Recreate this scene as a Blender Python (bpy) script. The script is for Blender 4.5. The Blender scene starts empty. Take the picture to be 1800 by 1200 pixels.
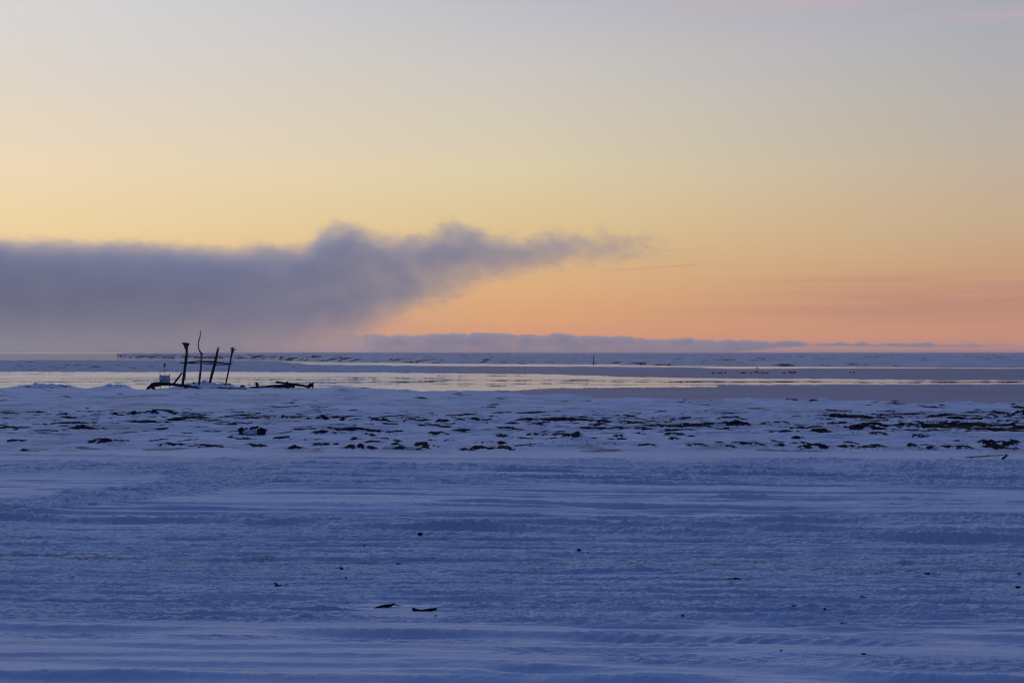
import bpy, bmesh, math, random
import numpy as np
from mathutils import Vector, Matrix

R = math.radians
scene = bpy.context.scene
COL = scene.collection
random.seed(7)
rng = np.random.default_rng(11)

# ------------------------------------------------------------------ camera
CAMZ, HZ, F = 3.2, 619.0, 2500.0          # eye height, horizon row and focal length of the 1800 px photograph
cam_d = bpy.data.cameras.new('camera')
cam = bpy.data.objects.new('camera', cam_d)
COL.objects.link(cam)
cam.location = (0, 0, CAMZ)
cam.rotation_euler = (R(90), 0, 0)
cam_d.sensor_width = 36.0
cam_d.lens = 50.0
cam_d.shift_y = (HZ - 600.0) / 1800.0
cam_d.clip_start = 0.1
cam_d.clip_end = 80000.0
scene.camera = cam

scene.view_settings.view_transform = 'Standard'
scene.view_settings.look = 'None'
scene.view_settings.exposure = 0.0
scene.view_settings.gamma = 1.0
scene.cycles.use_denoising = True
scene.cycles.max_bounces = 12
scene.cycles.volume_bounces = 10
scene.cycles.volume_step_rate = 1.0
scene.cycles.volume_max_steps = 256
scene.cycles.sample_clamp_indirect = 4.0
scene.cycles.filter_width = 1.15


def at(px, py, Y):
    return Vector(((px - 900.0) / F * Y, Y, CAMZ - (py - HZ) / F * Y))


def tag(o, label=None, cat=None, group=None, kind=None):
    if label: o['label'] = label
    if cat: o['category'] = cat
    if group: o['group'] = group
    if kind: o['kind'] = kind
    return o


def link(name, me, mat=None, parent=None, smooth=True):
    o = bpy.data.objects.new(name, me)
    COL.objects.link(o)
    if mat: me.materials.append(mat)
    if smooth and len(me.polygons):
        me.polygons.foreach_set('use_smooth', [True] * len(me.polygons))
    if parent is not None:
        o.parent = parent
        o.matrix_parent_inverse = Matrix.Translation(-parent.location)
    return o


def empty(name, loc):
    o = bpy.data.objects.new(name, None)
    COL.objects.link(o)
    o.location = loc
    o.empty_display_size = 0.2
    return o


# ------------------------------------------------------------------ noise
_ang = np.linspace(0, 2 * np.pi, 256, endpoint=False)
_gx, _gy = np.cos(_ang).astype(np.float32), np.sin(_ang).astype(np.float32)


def _hash(ix, iy, seed):
    h = (ix * np.int64(374761393) + iy * np.int64(668265263) + np.int64(seed) * np.int64(2246822519)) & 0xffffffff
    h = ((h ^ (h >> 13)) * np.int64(1274126177)) & 0xffffffff
    return ((h ^ (h >> 16)) & 255).astype(np.int64)


def perlin(x, y, seed=0):
    x = np.asarray(x, np.float64); y = np.asarray(y, np.float64)
    fx, fy = np.floor(x), np.floor(y)
    ix, iy = fx.astype(np.int64), fy.astype(np.int64)
    dx, dy = (x - fx).astype(np.float32), (y - fy).astype(np.float32)
    u = dx * dx * dx * (dx * (dx * 6 - 15) + 10)
    v = dy * dy * dy * (dy * (dy * 6 - 15) + 10)

    def g(ox, oy):
        h = _hash(ix + ox, iy + oy, seed)
        return _gx[h] * (dx - ox) + _gy[h] * (dy - oy)
    a = g(0, 0); b = g(1, 0); c = g(0, 1); d = g(1, 1)
    a = a + (b - a) * u
    c = c + (d - c) * u
    return (a + (c - a) * v) * 1.5


def fbm(x, y, octv=4, seed=0, gain=0.5):
    s, a, f = 0, 1.0, 1.0
    for k in range(octv):
        s = s + a * perlin(x * f, y * f, seed + 31 * k)
        a *= gain; f *= 2.03
    return s


def sst(a, b, x):
    t = np.clip((x - a) / (b - a), 0, 1)
    return t * t * (3 - 2 * t)


def band(p, a, b, s):
    return sst(a - s, a + s, p) * (1 - sst(b - s, b + s, p))


# ------------------------------------------------------------------ materials
def new_mat(name):
    m = bpy.data.materials.new(name)
    m.use_nodes = True
    nt = m.node_tree
    nt.nodes.clear()
    out = nt.nodes.new('ShaderNodeOutputMaterial')
    return m, nt, out


def N(nt, t, **kw):
    n = nt.nodes.new(t)
    for k, v in kw.items():
        if k in ('inp',):
            for kk, vv in v.items():
                n.inputs[kk].default_value = vv
        else:
            setattr(n, k, v)
    return n


def MA(nt, op, a, b=None, c=None, clamp=False):
    n = nt.nodes.new('ShaderNodeMath')
    n.operation = op
    n.use_clamp = clamp
    for i, v in enumerate((a, b, c)):
        if v is None: continue
        if isinstance(v, (int, float)): n.inputs[i].default_value = v
        else: nt.links.new(v, n.inputs[i])
    return n.outputs[0]


def MIXC(nt, fac, a, b):
    n = nt.nodes.new('ShaderNodeMix')
    n.data_type = 'RGBA'
    for i, v in ((0, fac), (6, a), (7, b)):
        if isinstance(v, (int, float)): n.inputs[i].default_value = v
        elif isinstance(v, tuple): n.inputs[i].default_value = v if len(v) == 4 else (*v, 1)
        else: nt.links.new(v, n.inputs[i])
    return n.outputs[2]


def MR(nt, v, a, b, c, d, smooth=True):
    n = nt.nodes.new('ShaderNodeMapRange')
    n.interpolation_type = 'SMOOTHSTEP' if smooth else 'LINEAR'
    nt.links.new(v, n.inputs[0])
    for i, x in enumerate((a, b, c, d)):
        n.inputs[i + 1].default_value = x
    return n.outputs[0]


def noise_tex(nt, vec, scale=(1, 1, 1), nscale=1.0, detail=4, rough=0.5):
    mp = N(nt, 'ShaderNodeMapping')
    mp.inputs['Scale'].default_value = scale
    nt.links.new(vec, mp.inputs[0])
    t = N(nt, 'ShaderNodeTexNoise')
    t.inputs['Scale'].default_value = nscale
    t.inputs['Detail'].default_value = detail
    t.inputs['Roughness'].default_value = rough
    nt.links.new(mp.outputs[0], t.inputs['Vector'])
    return t.outputs[0]


def s2l(c):
    return tuple(((v / 255.0) / 12.92 if v / 255.0 <= 0.04045 else ((v / 255.0 + 0.055) / 1.055) ** 2.4) for v in c)


def snow_material(name, bump_scale, bump_dist, grain=0.0, tone_s=(0.6, 1.5, 1), tone_k=0.93, soil=(0.0075, 0.0078, 0.0105), snow=(0.80, 0.815, 0.86), dirty=(0.25, 0.215, 0.17)):
    """snow with bare soil where the 'soil' attribute is high and thin grit where 'grit' is."""
    m, nt, out = new_mat(name)
    geo = N(nt, 'ShaderNodeNewGeometry')
    pos = geo.outputs['Position']
    a1 = N(nt, 'ShaderNodeAttribute', attribute_name='soil').outputs['Fac']
    a2 = N(nt, 'ShaderNodeAttribute', attribute_name='grit').outputs['Fac']
    fine = noise_tex(nt, pos, (1, 1, 1), bump_scale, 3, 0.6)
    tone = noise_tex(nt, pos, tone_s, 0.8, 5, 0.6)
    snow_c = MIXC(nt, MR(nt, tone, 0.3, 0.7, 0, 1), snow, tuple(v * tone_k for v in snow))
    spk = noise_tex(nt, pos, (1, 1.6, 1), bump_scale * 0.6, 4, 0.7)
    g = MA(nt, 'MULTIPLY', a2, MR(nt, spk, 0.42, 0.62, 0.15, 1.0))
    c = MIXC(nt, g, snow_c, dirty)
    soil_n = noise_tex(nt, pos, (1, 1.4, 1), bump_scale * 0.4, 4, 0.65)
    s = MA(nt, 'ADD', a1, MA(nt, 'MULTIPLY', MA(nt, 'SUBTRACT', soil_n, 0.5), 0.7))
    s = MR(nt, s, 0.36, 0.74, 0, 1)
    soil_c = MIXC(nt, soil_n, tuple(v * 0.6 for v in soil), tuple(v * 1.7 for v in soil))
    c = MIXC(nt, s, c, soil_c)
    b = N(nt, 'ShaderNodeBsdfPrincipled')
    nt.links.new(c, b.inputs['Base Color'])
    nt.links.new(MR(nt, s, 0, 1, 0.62, 0.9), b.inputs['Roughness'])
    nt.links.new(MR(nt, s, 0, 1, 0.4, 0.1), b.inputs['Specular IOR Level'])
    bp = N(nt, 'ShaderNodeBump')
    bp.inputs['Strength'].default_value = 0.8
    bp.inputs['Distance'].default_value = bump_dist
    if grain:
        ch = N(nt, 'ShaderNodeAttribute', attribute_name='churn').outputs['Fac']
        g1 = noise_tex(nt, pos, (6, 20, 12), 1.0, 4, 0.62)
        g2 = noise_tex(nt, pos, (20, 52, 30), 1.0, 3, 0.6)
        hh = MA(nt, 'ADD', MA(nt, 'MULTIPLY', g1, 1.25 * grain), MA(nt, 'MULTIPLY', g2, grain))
        fine = MA(nt, 'ADD', MA(nt, 'MULTIPLY', hh, ch), MA(nt, 'MULTIPLY', fine, 0.4))
    nt.links.new(fine, bp.inputs['Height'])
    nt.links.new(bp.outputs[0], b.inputs['Normal'])
    nt.links.new(b.outputs[0], out.inputs[0])
    return m


def plain_material(name, base, rough=0.7, var=0.35, scale=14.0, stretch=(1, 1, 1), spec=0.3, bump=0.01):
    m, nt, out = new_mat(name)
    tc = N(nt, 'ShaderNodeTexCoord')
    n1 = noise_tex(nt, tc.outputs['Object'], stretch, scale, 5, 0.6)
    c = MIXC(nt, MR(nt, n1, 0.3, 0.7, 0, 1), tuple(v * (1 - var) for v in base), tuple(v * (1 + var) for v in base))
    b = N(nt, 'ShaderNodeBsdfPrincipled')
    nt.links.new(c, b.inputs['Base Color'])
    b.inputs['Roughness'].default_value = rough
    b.inputs['Specular IOR Level'].default_value = spec
    bp = N(nt, 'ShaderNodeBump')
    bp.inputs['Strength'].default_value = 0.6
    bp.inputs['Distance'].default_value = bump
    nt.links.new(n1, bp.inputs['Height'])
    nt.links.new(bp.outputs[0], b.inputs['Normal'])
    nt.links.new(b.outputs[0], out.inputs[0])
    return m


M_SNOW = snow_material('snow', 55.0, 0.006, 5.0)
M_FARSNOW = snow_material('far_snow', 0.5, 0.4, tone_s=(0.10, 0.035, 1), tone_k=0.76, soil=(0.03, 0.028, 0.03), snow=(0.70, 0.67, 0.69))
M_WOOD = plain_material('weathered_wood', (0.045, 0.045, 0.05), 0.85, 0.5, 9.0, (3, 3, 0.6))
M_PALEWOOD = plain_material('pale_wood', (0.13, 0.13, 0.14), 0.8, 0.4, 9.0, (3, 3, 0.6))
M_DARKWOOD = plain_material('dark_wood', (0.022, 0.02, 0.02), 0.85, 0.5, 9.0)
M_BARK = plain_material('bark', (0.018, 0.014, 0.013), 0.85, 0.5, 30.0, (1, 3, 1), bump=0.003)
M_ROCK = plain_material('dark_stone', (0.02, 0.019, 0.02), 0.85, 0.5, 25.0, bump=0.004)
M_BOARD = plain_material('white_board', (0.62, 0.64, 0.68), 0.5, 0.06, 6.0)
M_INK = plain_material('sign_ink', (0.05, 0.05, 0.06), 0.6, 0.2, 6.0)
M_YELLOW = plain_material('yellow_plastic', (0.42, 0.24, 0.02), 0.5, 0.1, 6.0)
M_METAL = plain_material('dull_metal', (0.06, 0.06, 0.065), 0.5, 0.2, 6.0)
M_CORD = plain_material('cord', (0.08, 0.08, 0.08), 0.8, 0.2, 20.0)
M_FEATHER = plain_material('dark_feathers', (0.018, 0.018, 0.024), 0.8, 0.4, 30.0)

# ------------------------------------------------------------------ sky (world)
w = bpy.data.worlds.new('World')
scene.world = w
w.use_nodes = True
nt = w.node_tree
nt.nodes.clear()
wout = N(nt, 'ShaderNodeOutputWorld')
tc = N(nt, 'ShaderNodeTexCoord')
sep = N(nt, 'ShaderNodeSeparateXYZ')
nt.links.new(tc.outputs['Generated'], sep.inputs[0])
dx, dy, dz = sep.outputs
hyp = MA(nt, 'SQRT', MA(nt, 'ADD', MA(nt, 'MULTIPLY', dx, dx), MA(nt, 'MULTIPLY', dy, dy)))
el = MA(nt, 'DIVIDE', MA(nt, 'MAXIMUM', dz, 0.0), MA(nt, 'MAXIMUM', hyp, 1e-4))
az = MA(nt, 'MULTIPLY', MA(nt, 'ARCTAN2', dx, dy), 180 / math.pi)
# faint long cloud streaks warp the bands a little
wn = noise_tex(nt, tc.outputs['Generated'], (3.0, 3.0, 45.0), 1.3, 4, 0.5)
el_w = MA(nt, 'MAXIMUM', MA(nt, 'ADD', el, MA(nt, 'MULTIPLY', MA(nt, 'SUBTRACT', wn, 0.5), 0.010)), 0.0)
fac = MA(nt, 'DIVIDE', el_w, MA(nt, 'ADD', el_w, 0.25))


def ramp(stops):
    n = N(nt, 'ShaderNodeValToRGB')
    cr = n.color_ramp
    cr.interpolation = 'LINEAR'
    pts = []
    for y, c in stops:
        e = (HZ - y) / F
        pts.append((e / (e + 0.25), c))
    pts.sort(key=lambda p: p[0])
    while len(cr.elements) < len(pts): cr.elements.new(0.5)
    for elx, (p, c) in zip(cr.elements, pts):
        elx.position = min(max(p, 0), 1)
        elx.color = (*c, 1)
    nt.links.new(fac, n.inputs[0])
    return n.outputs[0]


def deg_y(d):
    return HZ - F * math.tan(R(d))


ZEN = (0.045, 0.102, 0.335)
MIDD = (0.30, 0.39, 0.68)
UPP = (0.155, 0.235, 0.50)
left = ramp([(619, s2l((152, 142, 154))), (575, s2l((186, 162, 152))), (470, s2l((236, 199, 146))), (400, s2l((238, 211, 164))),
             (300, s2l((236, 215, 184))), (200, s2l((226, 213, 196))), (100, s2l((218, 212, 207))), (0, s2l((213, 212, 213))),
             (deg_y(20), s2l((178, 184, 200))), (deg_y(30), MIDD), (deg_y(50), UPP), (deg_y(75), ZEN)])
mid = ramp([(619, s2l((176, 142, 142))), (595, s2l((212, 152, 122))), (540, s2l((219, 166, 121))), (470, s2l((220, 180, 133))), (390, s2l((222, 195, 148))),
            (300, s2l((220, 204, 169))), (200, s2l((211, 201, 184))), (100, s2l((202, 197, 193))), (0, s2l((188, 189, 197))),
            (deg_y(20), s2l((150, 158, 182))), (deg_y(30), MIDD), (deg_y(50), UPP), (deg_y(75), ZEN)])
right = ramp([(619, s2l((164, 130, 138))), (595, s2l((195, 142, 124))), (545, s2l((198, 147, 121))), (490, s2l((198, 156, 124))), (400, s2l((197, 171, 140))),
              (300, s2l((191, 176, 158))), (200, s2l((182, 176, 170))), (100, s2l((173, 173, 179))), (0, s2l((163, 166, 182))),
              (deg_y(20), s2l((130, 140, 170))), (deg_y(30), MIDD), (deg_y(50), UPP), (deg_y(75), ZEN)])
back = ramp([(619, (0.012, 0.030, 0.108)), (deg_y(12), (0.013, 0.033, 0.12)), (deg_y(35), (0.013, 0.039, 0.145)), (deg_y(60), (0.027, 0.068, 0.245)), (deg_y(75), ZEN)])
f1 = MIXC(nt, MR(nt, az, -19, 0, 0, 1, False), left, mid)
f2 = MIXC(nt, MR(nt, az, 0, 19, 0, 1, False), f1, right)
lw = MR(nt, az, -115, -45, 0, 1)
rw = MR(nt, az, 30, 80, 1, 0)
front = MA(nt, 'MULTIPLY', lw, rw)
sky_c = MIXC(nt, front, back, f2)
# mauve streaks low on the right and a pale pink wisp high up
st = noise_tex(nt, tc.outputs['Generated'], (2.2, 2.2, 60.0), 1.0, 5, 0.5)
low = MA(nt, 'MULTIPLY', MR(nt, el, 0.012, 0.028, 0, 1), MR(nt, el, 0.045, 0.06, 1, 0))
lowm = MA(nt, 'MULTIPLY', MA(nt, 'MULTIPLY', low, MR(nt, az, 2, 16, 0, 1)), MR(nt, st, 0.44, 0.62, 0, 0.40))
sky_c = MIXC(nt, lowm, sky_c, (*s2l((170, 122, 122)), 1))
hi = MA(nt, 'MULTIPLY', MR(nt, el, 0.20, 0.235, 0, 1), MR(nt, el, 0.30, 0.42, 1, 0))
him = MA(nt, 'MULTIPLY', MA(nt, 'MULTIPLY', hi, MR(nt, az, -4, 12, 0, 1)), MR(nt, st, 0.43, 0.60, 0, 0.38))
sky_c = MIXC(nt, him, sky_c, (*s2l((200, 175, 178)), 1))
sy_ = MA(nt, 'MAXIMUM', dy, 0.05)
upx = MA(nt, 'ADD', MA(nt, 'MULTIPLY', MA(nt, 'DIVIDE', dx, sy_), F), 900.0)
ppx = MA(nt, 'SUBTRACT', HZ, MA(nt, 'MULTIPLY', MA(nt, 'DIVIDE', dz, sy_), F))
for (ta, tb, pa, sl_, cc_, kk_) in ((1040, 1300, 478.5, -0.075, s2l((190, 135, 110)), 0.28), (1380, 1490, 505.5, -0.06, s2l((180, 135, 115)), 0.4)):
    ln_ = MA(nt, 'ADD', MA(nt, 'MULTIPLY', MA(nt, 'SUBTRACT', upx, float(ta)), sl_), pa)
    dd_ = MA(nt, 'ABSOLUTE', MA(nt, 'SUBTRACT', ppx, ln_))
    mk_ = MA(nt, 'MULTIPLY', MR(nt, dd_, 0.4, 2.2, 1, 0), MA(nt, 'MULTIPLY', MR(nt, upx, ta, ta + 60, 0, 1), MR(nt, upx, tb - 90, tb, 1, 0)))
    sky_c = MIXC(nt, MA(nt, 'MULTIPLY', mk_, kk_), sky_c, (*cc_, 1))
# twilight dome of the Sky Texture, added at low strength
nis = N(nt, 'ShaderNodeTexSky')
nis.sky_type = 'NISHITA'
nis.sun_disc = False
SUN_EL, SUN_AZ = 3.0, -48.0
nis.sun_elevation = R(SUN_EL)
nis.sun_rotation = R(SUN_AZ)
nis.altitude = 0
nis.air_density = 1.0
nis.dust_density = 0.3
nis.ozone_density = 3.0
bg1 = N(nt, 'ShaderNodeBackground')
bg1.inputs[1].default_value = 0.0012
nt.links.new(nis.outputs[0], bg1.inputs[0])
bg2 = N(nt, 'ShaderNodeBackground')
bg2.inputs[1].default_value = 1.0
nt.links.new(sky_c, bg2.inputs[0])
add = N(nt, 'ShaderNodeAddShader')
nt.links.new(bg1.outputs[0], add.inputs[0])
nt.links.new(bg2.outputs[0], add.inputs[1])
nt.links.new(add.outputs[0], wout.inputs[0])

sun_d = bpy.data.lights.new('sun', 'SUN')
sun_d.energy = 0.10
sun_d.angle = R(14)
sun_d.color = (1.0, 0.72, 0.55)
sun = bpy.data.objects.new('sun', sun_d)
COL.objects.link(sun)
sd = Vector((math.sin(R(SUN_AZ)) * math.cos(R(SUN_EL + 2)), math.cos(R(SUN_AZ)) * math.cos(R(SUN_EL + 2)), math.sin(R(SUN_EL + 2))))
sun.rotation_euler = sd.to_track_quat('Z', 'Y').to_euler()
sun.location = sd * 60

# ------------------------------------------------------------------ polar grids (fine near the viewer, coarse far off)
def polar_mesh(name, t, Y, Z, mat, attrs=None):
    nr, nc = Z.shape
    X = t[None, :] * np.maximum(Y, 4.0) if Y.shape == Z.shape else None
    co = np.empty((nr * nc, 3), np.float32)
    co[:, 0] = X.ravel(); co[:, 1] = Y.ravel(); co[:, 2] = Z.ravel()
    idx = np.arange(nr * nc, dtype=np.int32).reshape(nr, nc)
    q = np.stack([idx[:-1, :-1], idx[:-1, 1:], idx[1:, 1:], idx[1:, :-1]], -1).reshape(-1, 4)
    me = bpy.data.meshes.new(name)
    me.vertices.add(nr * nc)
    me.vertices.foreach_set('co', co.ravel())
    me.loops.add(q.size)
    me.loops.foreach_set('vertex_index', q.ravel())
    me.polygons.add(len(q))
    me.polygons.foreach_set('loop_start', np.arange(0, q.size, 4, dtype=np.int32))
    me.polygons.foreach_set('use_smooth', np.ones(len(q), bool))
    me.update(calc_edges=True)
    for k, v in (attrs or {}).items():
        a = me.attributes.new(k, 'FLOAT', 'POINT')
        a.data.foreach_set('value', np.clip(v, 0, 2).astype(np.float32).ravel())
    me.materials.append(mat)
    o = bpy.data.objects.new(name, me)
    COL.objects.link(o)
    return o


# ------------------------------------------------------------------ the snowy beach
GZ = 1.2
t_in = np.linspace(-0.43, 0.43, 1120)
t_out = 0.43 * np.geomspace(1, 12, 36)[1:]
T = np.concatenate([-t_out[::-1], t_in, t_out])
Yr = np.concatenate([np.linspace(-30, 4.8, 14), np.geomspace(5.2, 30, 1080), np.geomspace(30, 110, 600)[1:]])
Yg, Tg = np.meshgrid(Yr, T, indexing='ij')
Xg = Tg * np.maximum(Yg, 4.0)
P = HZ + 5000.0 / np.maximum(Yg, 4.0)
U = 900.0 + F * Tg

L = (0.28 * np.abs(perlin(Xg / .55, Yg / .26, 1)) + 0.30 * np.abs(perlin(Xg / .20, Yg / .12, 2))
     + 0.26 * np.abs(perlin(Xg / .085, Yg / .06, 3)) + 0.15 * np.abs(perlin(Xg / .045, Yg / .035, 4)))
V = Yg + 0.055 * Xg
Lf = 0.50 * np.abs(perlin(Xg / .34, V / .075, 5)) + 0.50 * np.abs(perlin(Xg / .12, V / .040, 6)) + 0.40 * np.abs(perlin(Xg / .045, V / .022, 19))
S1 = perlin(Xg / 3.5, V / 0.16, 7)
S2 = perlin(Xg / 1.6, V / 0.075, 8)
big = perlin(Xg / 2.2, Yg / 1.0, 9)

Z = np.full(Xg.shape, GZ)
near = 1 - sst(24, 28.5, Yg)
Z += 0.035 * perlin(Xg / 7, Yg / 4, 10) * (Yg < 60)
# rough, churned bands
rough = band(P, 806, 852, 5) * np.clip(0.72 + 0.75 * big, 0.12, 1.2)
rough *= 1 - sst(330, 250, U) * 0 - (1 - sst(240, 330, U)) * sst(832, 838, P)
right_hi = sst(900, 1400, U)
rough *= 0.75 + 0.6 * right_hi * band(P, 806, 838, 6)
rough += 0.30 * band(P, 846, 908, 5) * np.clip(big * 1.8 - 0.15, 0, 1) * sst(350, 520, U)
rough += 0.72 * band(P, 908, 948, 6) * np.clip(0.62 + 0.7 * perlin(Xg / 2.6, Yg / 1.1, 12), 0.1, 1.1)
rough += 0.13 * band(P, 945, 1092, 8) * np.clip(0.85 + 0.6 * perlin(Xg / 1.8, Yg / .6, 13), 0.3, 1.3)
rough += 0.42 * band(P, 985, 1000, 5) * sst(1500, 1620, U)
# turning track on the left
poly = [(-260, 925), (-100, 905), (0, 891), (150, 878), (290, 862), (385, 846), (395, 830), (320, 815), (150, 805), (0, 803), (-150, 802)]
pw = [((a - 900) / F * (5000 / (b - HZ)), 5000 / (b - HZ)) for a, b in poly]
r0, r1 = np.searchsorted(Yr, 14), np.searchsorted(Yr, 31)
c1 = np.searchsorted(T, -0.1)
sx, sy = Xg[r0:r1, :c1], Yg[r0:r1, :c1]
dd = np.full(sx.shape, 99.0)
for (ax, ay), (bx, by) in zip(pw[:-1], pw[1:]):
    vx, vy = bx - ax, by - ay
    k = np.clip(((sx - ax) * vx + (sy - ay) * vy) / (vx * vx + vy * vy), 0, 1)
    dd = np.minimum(dd, np.hypot(sx - ax - k * vx, sy - ay - k * vy))
dd += 0.16 * perlin(sx / .8, sy / .8, 14)
tr = 1 - sst(0.75, 1.05, dd)
rough[r0:r1, :c1] = np.maximum(rough[r0:r1, :c1] * (1 - 0 * tr), tr * (0.70 + 0.3 * perlin(sx / .9, sy / .6, 15)))
Z[r0:r1, :c1] += -0.035 * tr + 0.028 * np.exp(-((dd - 0.95) / 0.16) ** 2) * (0.5 + perlin(sx / .5, sy / .5, 16))
smooth_low = band(P, 1086, 1300, 6)
rough += 0.05 * smooth_low
Z += near * rough * (0.155 * L)
Z += near * (0.012 + 0.022 * band(P, 945, 1092, 8)) * Lf * (1 - 0.6 * smooth_low)
churn = np.clip(near * (0.04 + 0.95 * np.clip(rough * 1.5, 0, 1) + 0.60 * band(P, 945, 1092, 8)) + (1 - near) * 0.7 * np.clip(0.7 + perlin(Xg / 3, Yg / 3, 33), 0.2, 1.3), 0, 1)
# big clods of snow here and there
cl = np.clip(perlin(Xg / .26, Yg / .2, 17) - 0.52, 0, 1)
Z += near * cl * 0.15 * np.clip(rough * 1.3, 0, 1) * sst(-0.1, 0.35, perlin(Xg / 1.7, Yg / 1.1, 18))
# drag lines
dl = near * (0.013 * S1 + 0.006 * S2)
Z += dl * 1.35 * (0.6 + 0.15 * band(P, 848, 945, 8) + 0.7 * band(P, 945, 1092, 8) - 0.35 * smooth_low)

GROOVES = [  # px line (u0,p0)-(u1,p1), half width, depth, active from..to
    (0, 1104, 1800, 1131, .07, .050, -600, 1120), (1100, 1100, 1800, 1112, .06, .034, 1020, 1500), (1300, 1108, 1800, 1121, .06, .030, 1500, 2600),
    (900, 1120, 1800, 1137, .05, .026, 1060, 2600), (0, 1135, 1800, 1150, .04, .015, 0, 1300), (0, 1150, 1800, 1170, .04, .014, -500, 700),
    (0, 1166, 1800, 1187, .05, .018, -600, 1000), (0, 1192, 1800, 1204, .08, .036, -600, 1300), (900, 1177, 1800, 1192, .07, .036, 880, 2600),
    (0, 1180, 1800, 1196, .05, .02, 300, 1800), (0, 1160, 1800, 1176, .05, .018, 600, 1900),
    (0, 895, 1800, 911, .07, .032, -400, 900), (0, 903, 1800, 922, .09, .045, -400, 700), (0, 915, 1800, 940, .10, .065, -500, 560),
    (0, 922, 1800, 941, .10, .055, 420, 900), (600, 903, 1800, 924, .09, .06, 700, 1500), (700, 917, 1800, 936, .12, .060, 820, 2300),
    (700, 931, 1800, 948, .15, .058, 820, 2400), (500, 876, 1800, 905, .08, .05, 800, 1450), (500, 884, 1800, 911, .08, .04, 1100, 2500),
    (0, 886, 1800, 896, .05, .022, 200, 1300), (450, 868, 1500, 876, .06, .03, 430, 1500), (450, 858, 1800, 868, .06, .034, 480, 1700),
    (900, 846, 1800, 858, .06, .04, 820, 2400), (500, 838, 1800, 848, .06, .035, 500, 2000), (900, 828, 1800, 843, .08, .05, 850, 2400),
    (450, 818, 1800, 832, .06, .04, 500, 1400), (450, 806, 1800, 812, .05, .03, 500, 1100), (0, 857, 300, 861, .06, .04, 20, 250),
    (60, 846, 300, 850, .05, .025, 60, 300), (900, 868, 1800, 884, .06, .035, 1250, 2400), (0, 958, 1800, 972, .05, .018, -400, 1200),
    (0, 1010, 1800, 1024, .05, .016, -400, 900), (0, 1046, 1800, 1060, .05, .018, -400, 2400), (0, 1073, 1800, 1090, .05, .018, -400, 2400),
]
for gi, (u0, p0, u1, p1, wd, dp, ua, ub) in enumerate(GROOVES):
    Ya, Yb = 5000 / (p0 - HZ), 5000 / (p1 - HZ)
    Xa, Xb = (u0 - 900) / F * Ya, (u1 - 900) / F * Yb
    lo, hi_ = min(Ya, Yb) - 3.0, max(Ya, Yb) + 3.0
    a, b = np.searchsorted(Yr, lo), np.searchsorted(Yr, hi_)
    x, y, u = Xg[a:b], Yg[a:b], U[a:b]
    d = y - (Ya + (x - Xa) * (Yb - Ya) / (Xb - Xa))
    d = d + 0.09 * perlin(x / 1.5, np.full_like(x, gi * 3.7), 40 + gi) + 0.012 * perlin(x / .25, y / .25, 90 + gi)
    on = sst(ua - 60, ua + 60, u) * (1 - sst(ub - 60, ub + 60, u))
    on = on * np.clip(0.75 + 0.8 * perlin(x / 1.3, np.full_like(x, gi * 1.9 + 0.4), 140 + gi), 0.12, 1.2)
    we = 0.7 if 800 < p0 < 948 else 1.0
    g = sst(-3.0 * wd, -0.5 * wd, d) * (1 - sst(wd - 0.07 * we, wd + 0.055 * we, d))
    if 800 < p0 < 948: dp *= 1.35
    Z[a:b] -= dp * g * on
    churn[a:b] *= 1 - 0.5 * g * on
    Z[a:b] += 0.55 * dp * np.exp(-((d - wd * 1.7) / (wd * .9)) ** 2) * on * (0.5 + 0.9 * L[a:b])
rl = random.Random(21)
for gi in range(150):
    p0 = rl.uniform(946, 1096) if gi % 5 < 3 else rl.uniform(812, 945)
    sl = rl.uniform(4, 16); u0c = rl.uniform(-200, 2000); ln = rl.uniform(250, 900); wd = rl.uniform(.014, .036); dp = rl.uniform(.010, .026) * (1 if gi % 5 < 3 else 1.5)
    Ya, Yb = 5000 / (p0 - HZ), 5000 / (p0 + sl - HZ)
    Xa, Xb = -900 / F * Ya, 900 / F * Yb
    a, b = np.searchsorted(Yr, min(Ya, Yb) - .8), np.searchsorted(Yr, max(Ya, Yb) + .8)
    c0, c1_ = np.searchsorted(T, (u0c - ln - 900) / F), np.searchsorted(T, (u0c + ln - 900) / F)
    x, y, u = Xg[a:b, c0:c1_], Yg[a:b, c0:c1_], U[a:b, c0:c1_]
    if x.size == 0: continue
    d = y - (Ya + (x - Xa) * (Yb - Ya) / (Xb - Xa)) + 0.05 * perlin(x / 1.1, np.full_like(x, gi * 2.7), 700 + gi)
    on = np.clip(1.3 * (1 - ((u - u0c) / ln) ** 2), 0, 1) * np.clip(0.8 + perlin(x / .6, np.full_like(x, gi * 1.3), 800 + gi), 0, 1.2)
    g = sst(-3.5 * wd, -0.4 * wd, d) * (1 - sst(wd * .5, wd + 0.03, d))
    Z[a:b, c0:c1_] -= dp * g * on
    churn[a:b, c0:c1_] *= 1 - 0.6 * g * on
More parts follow.
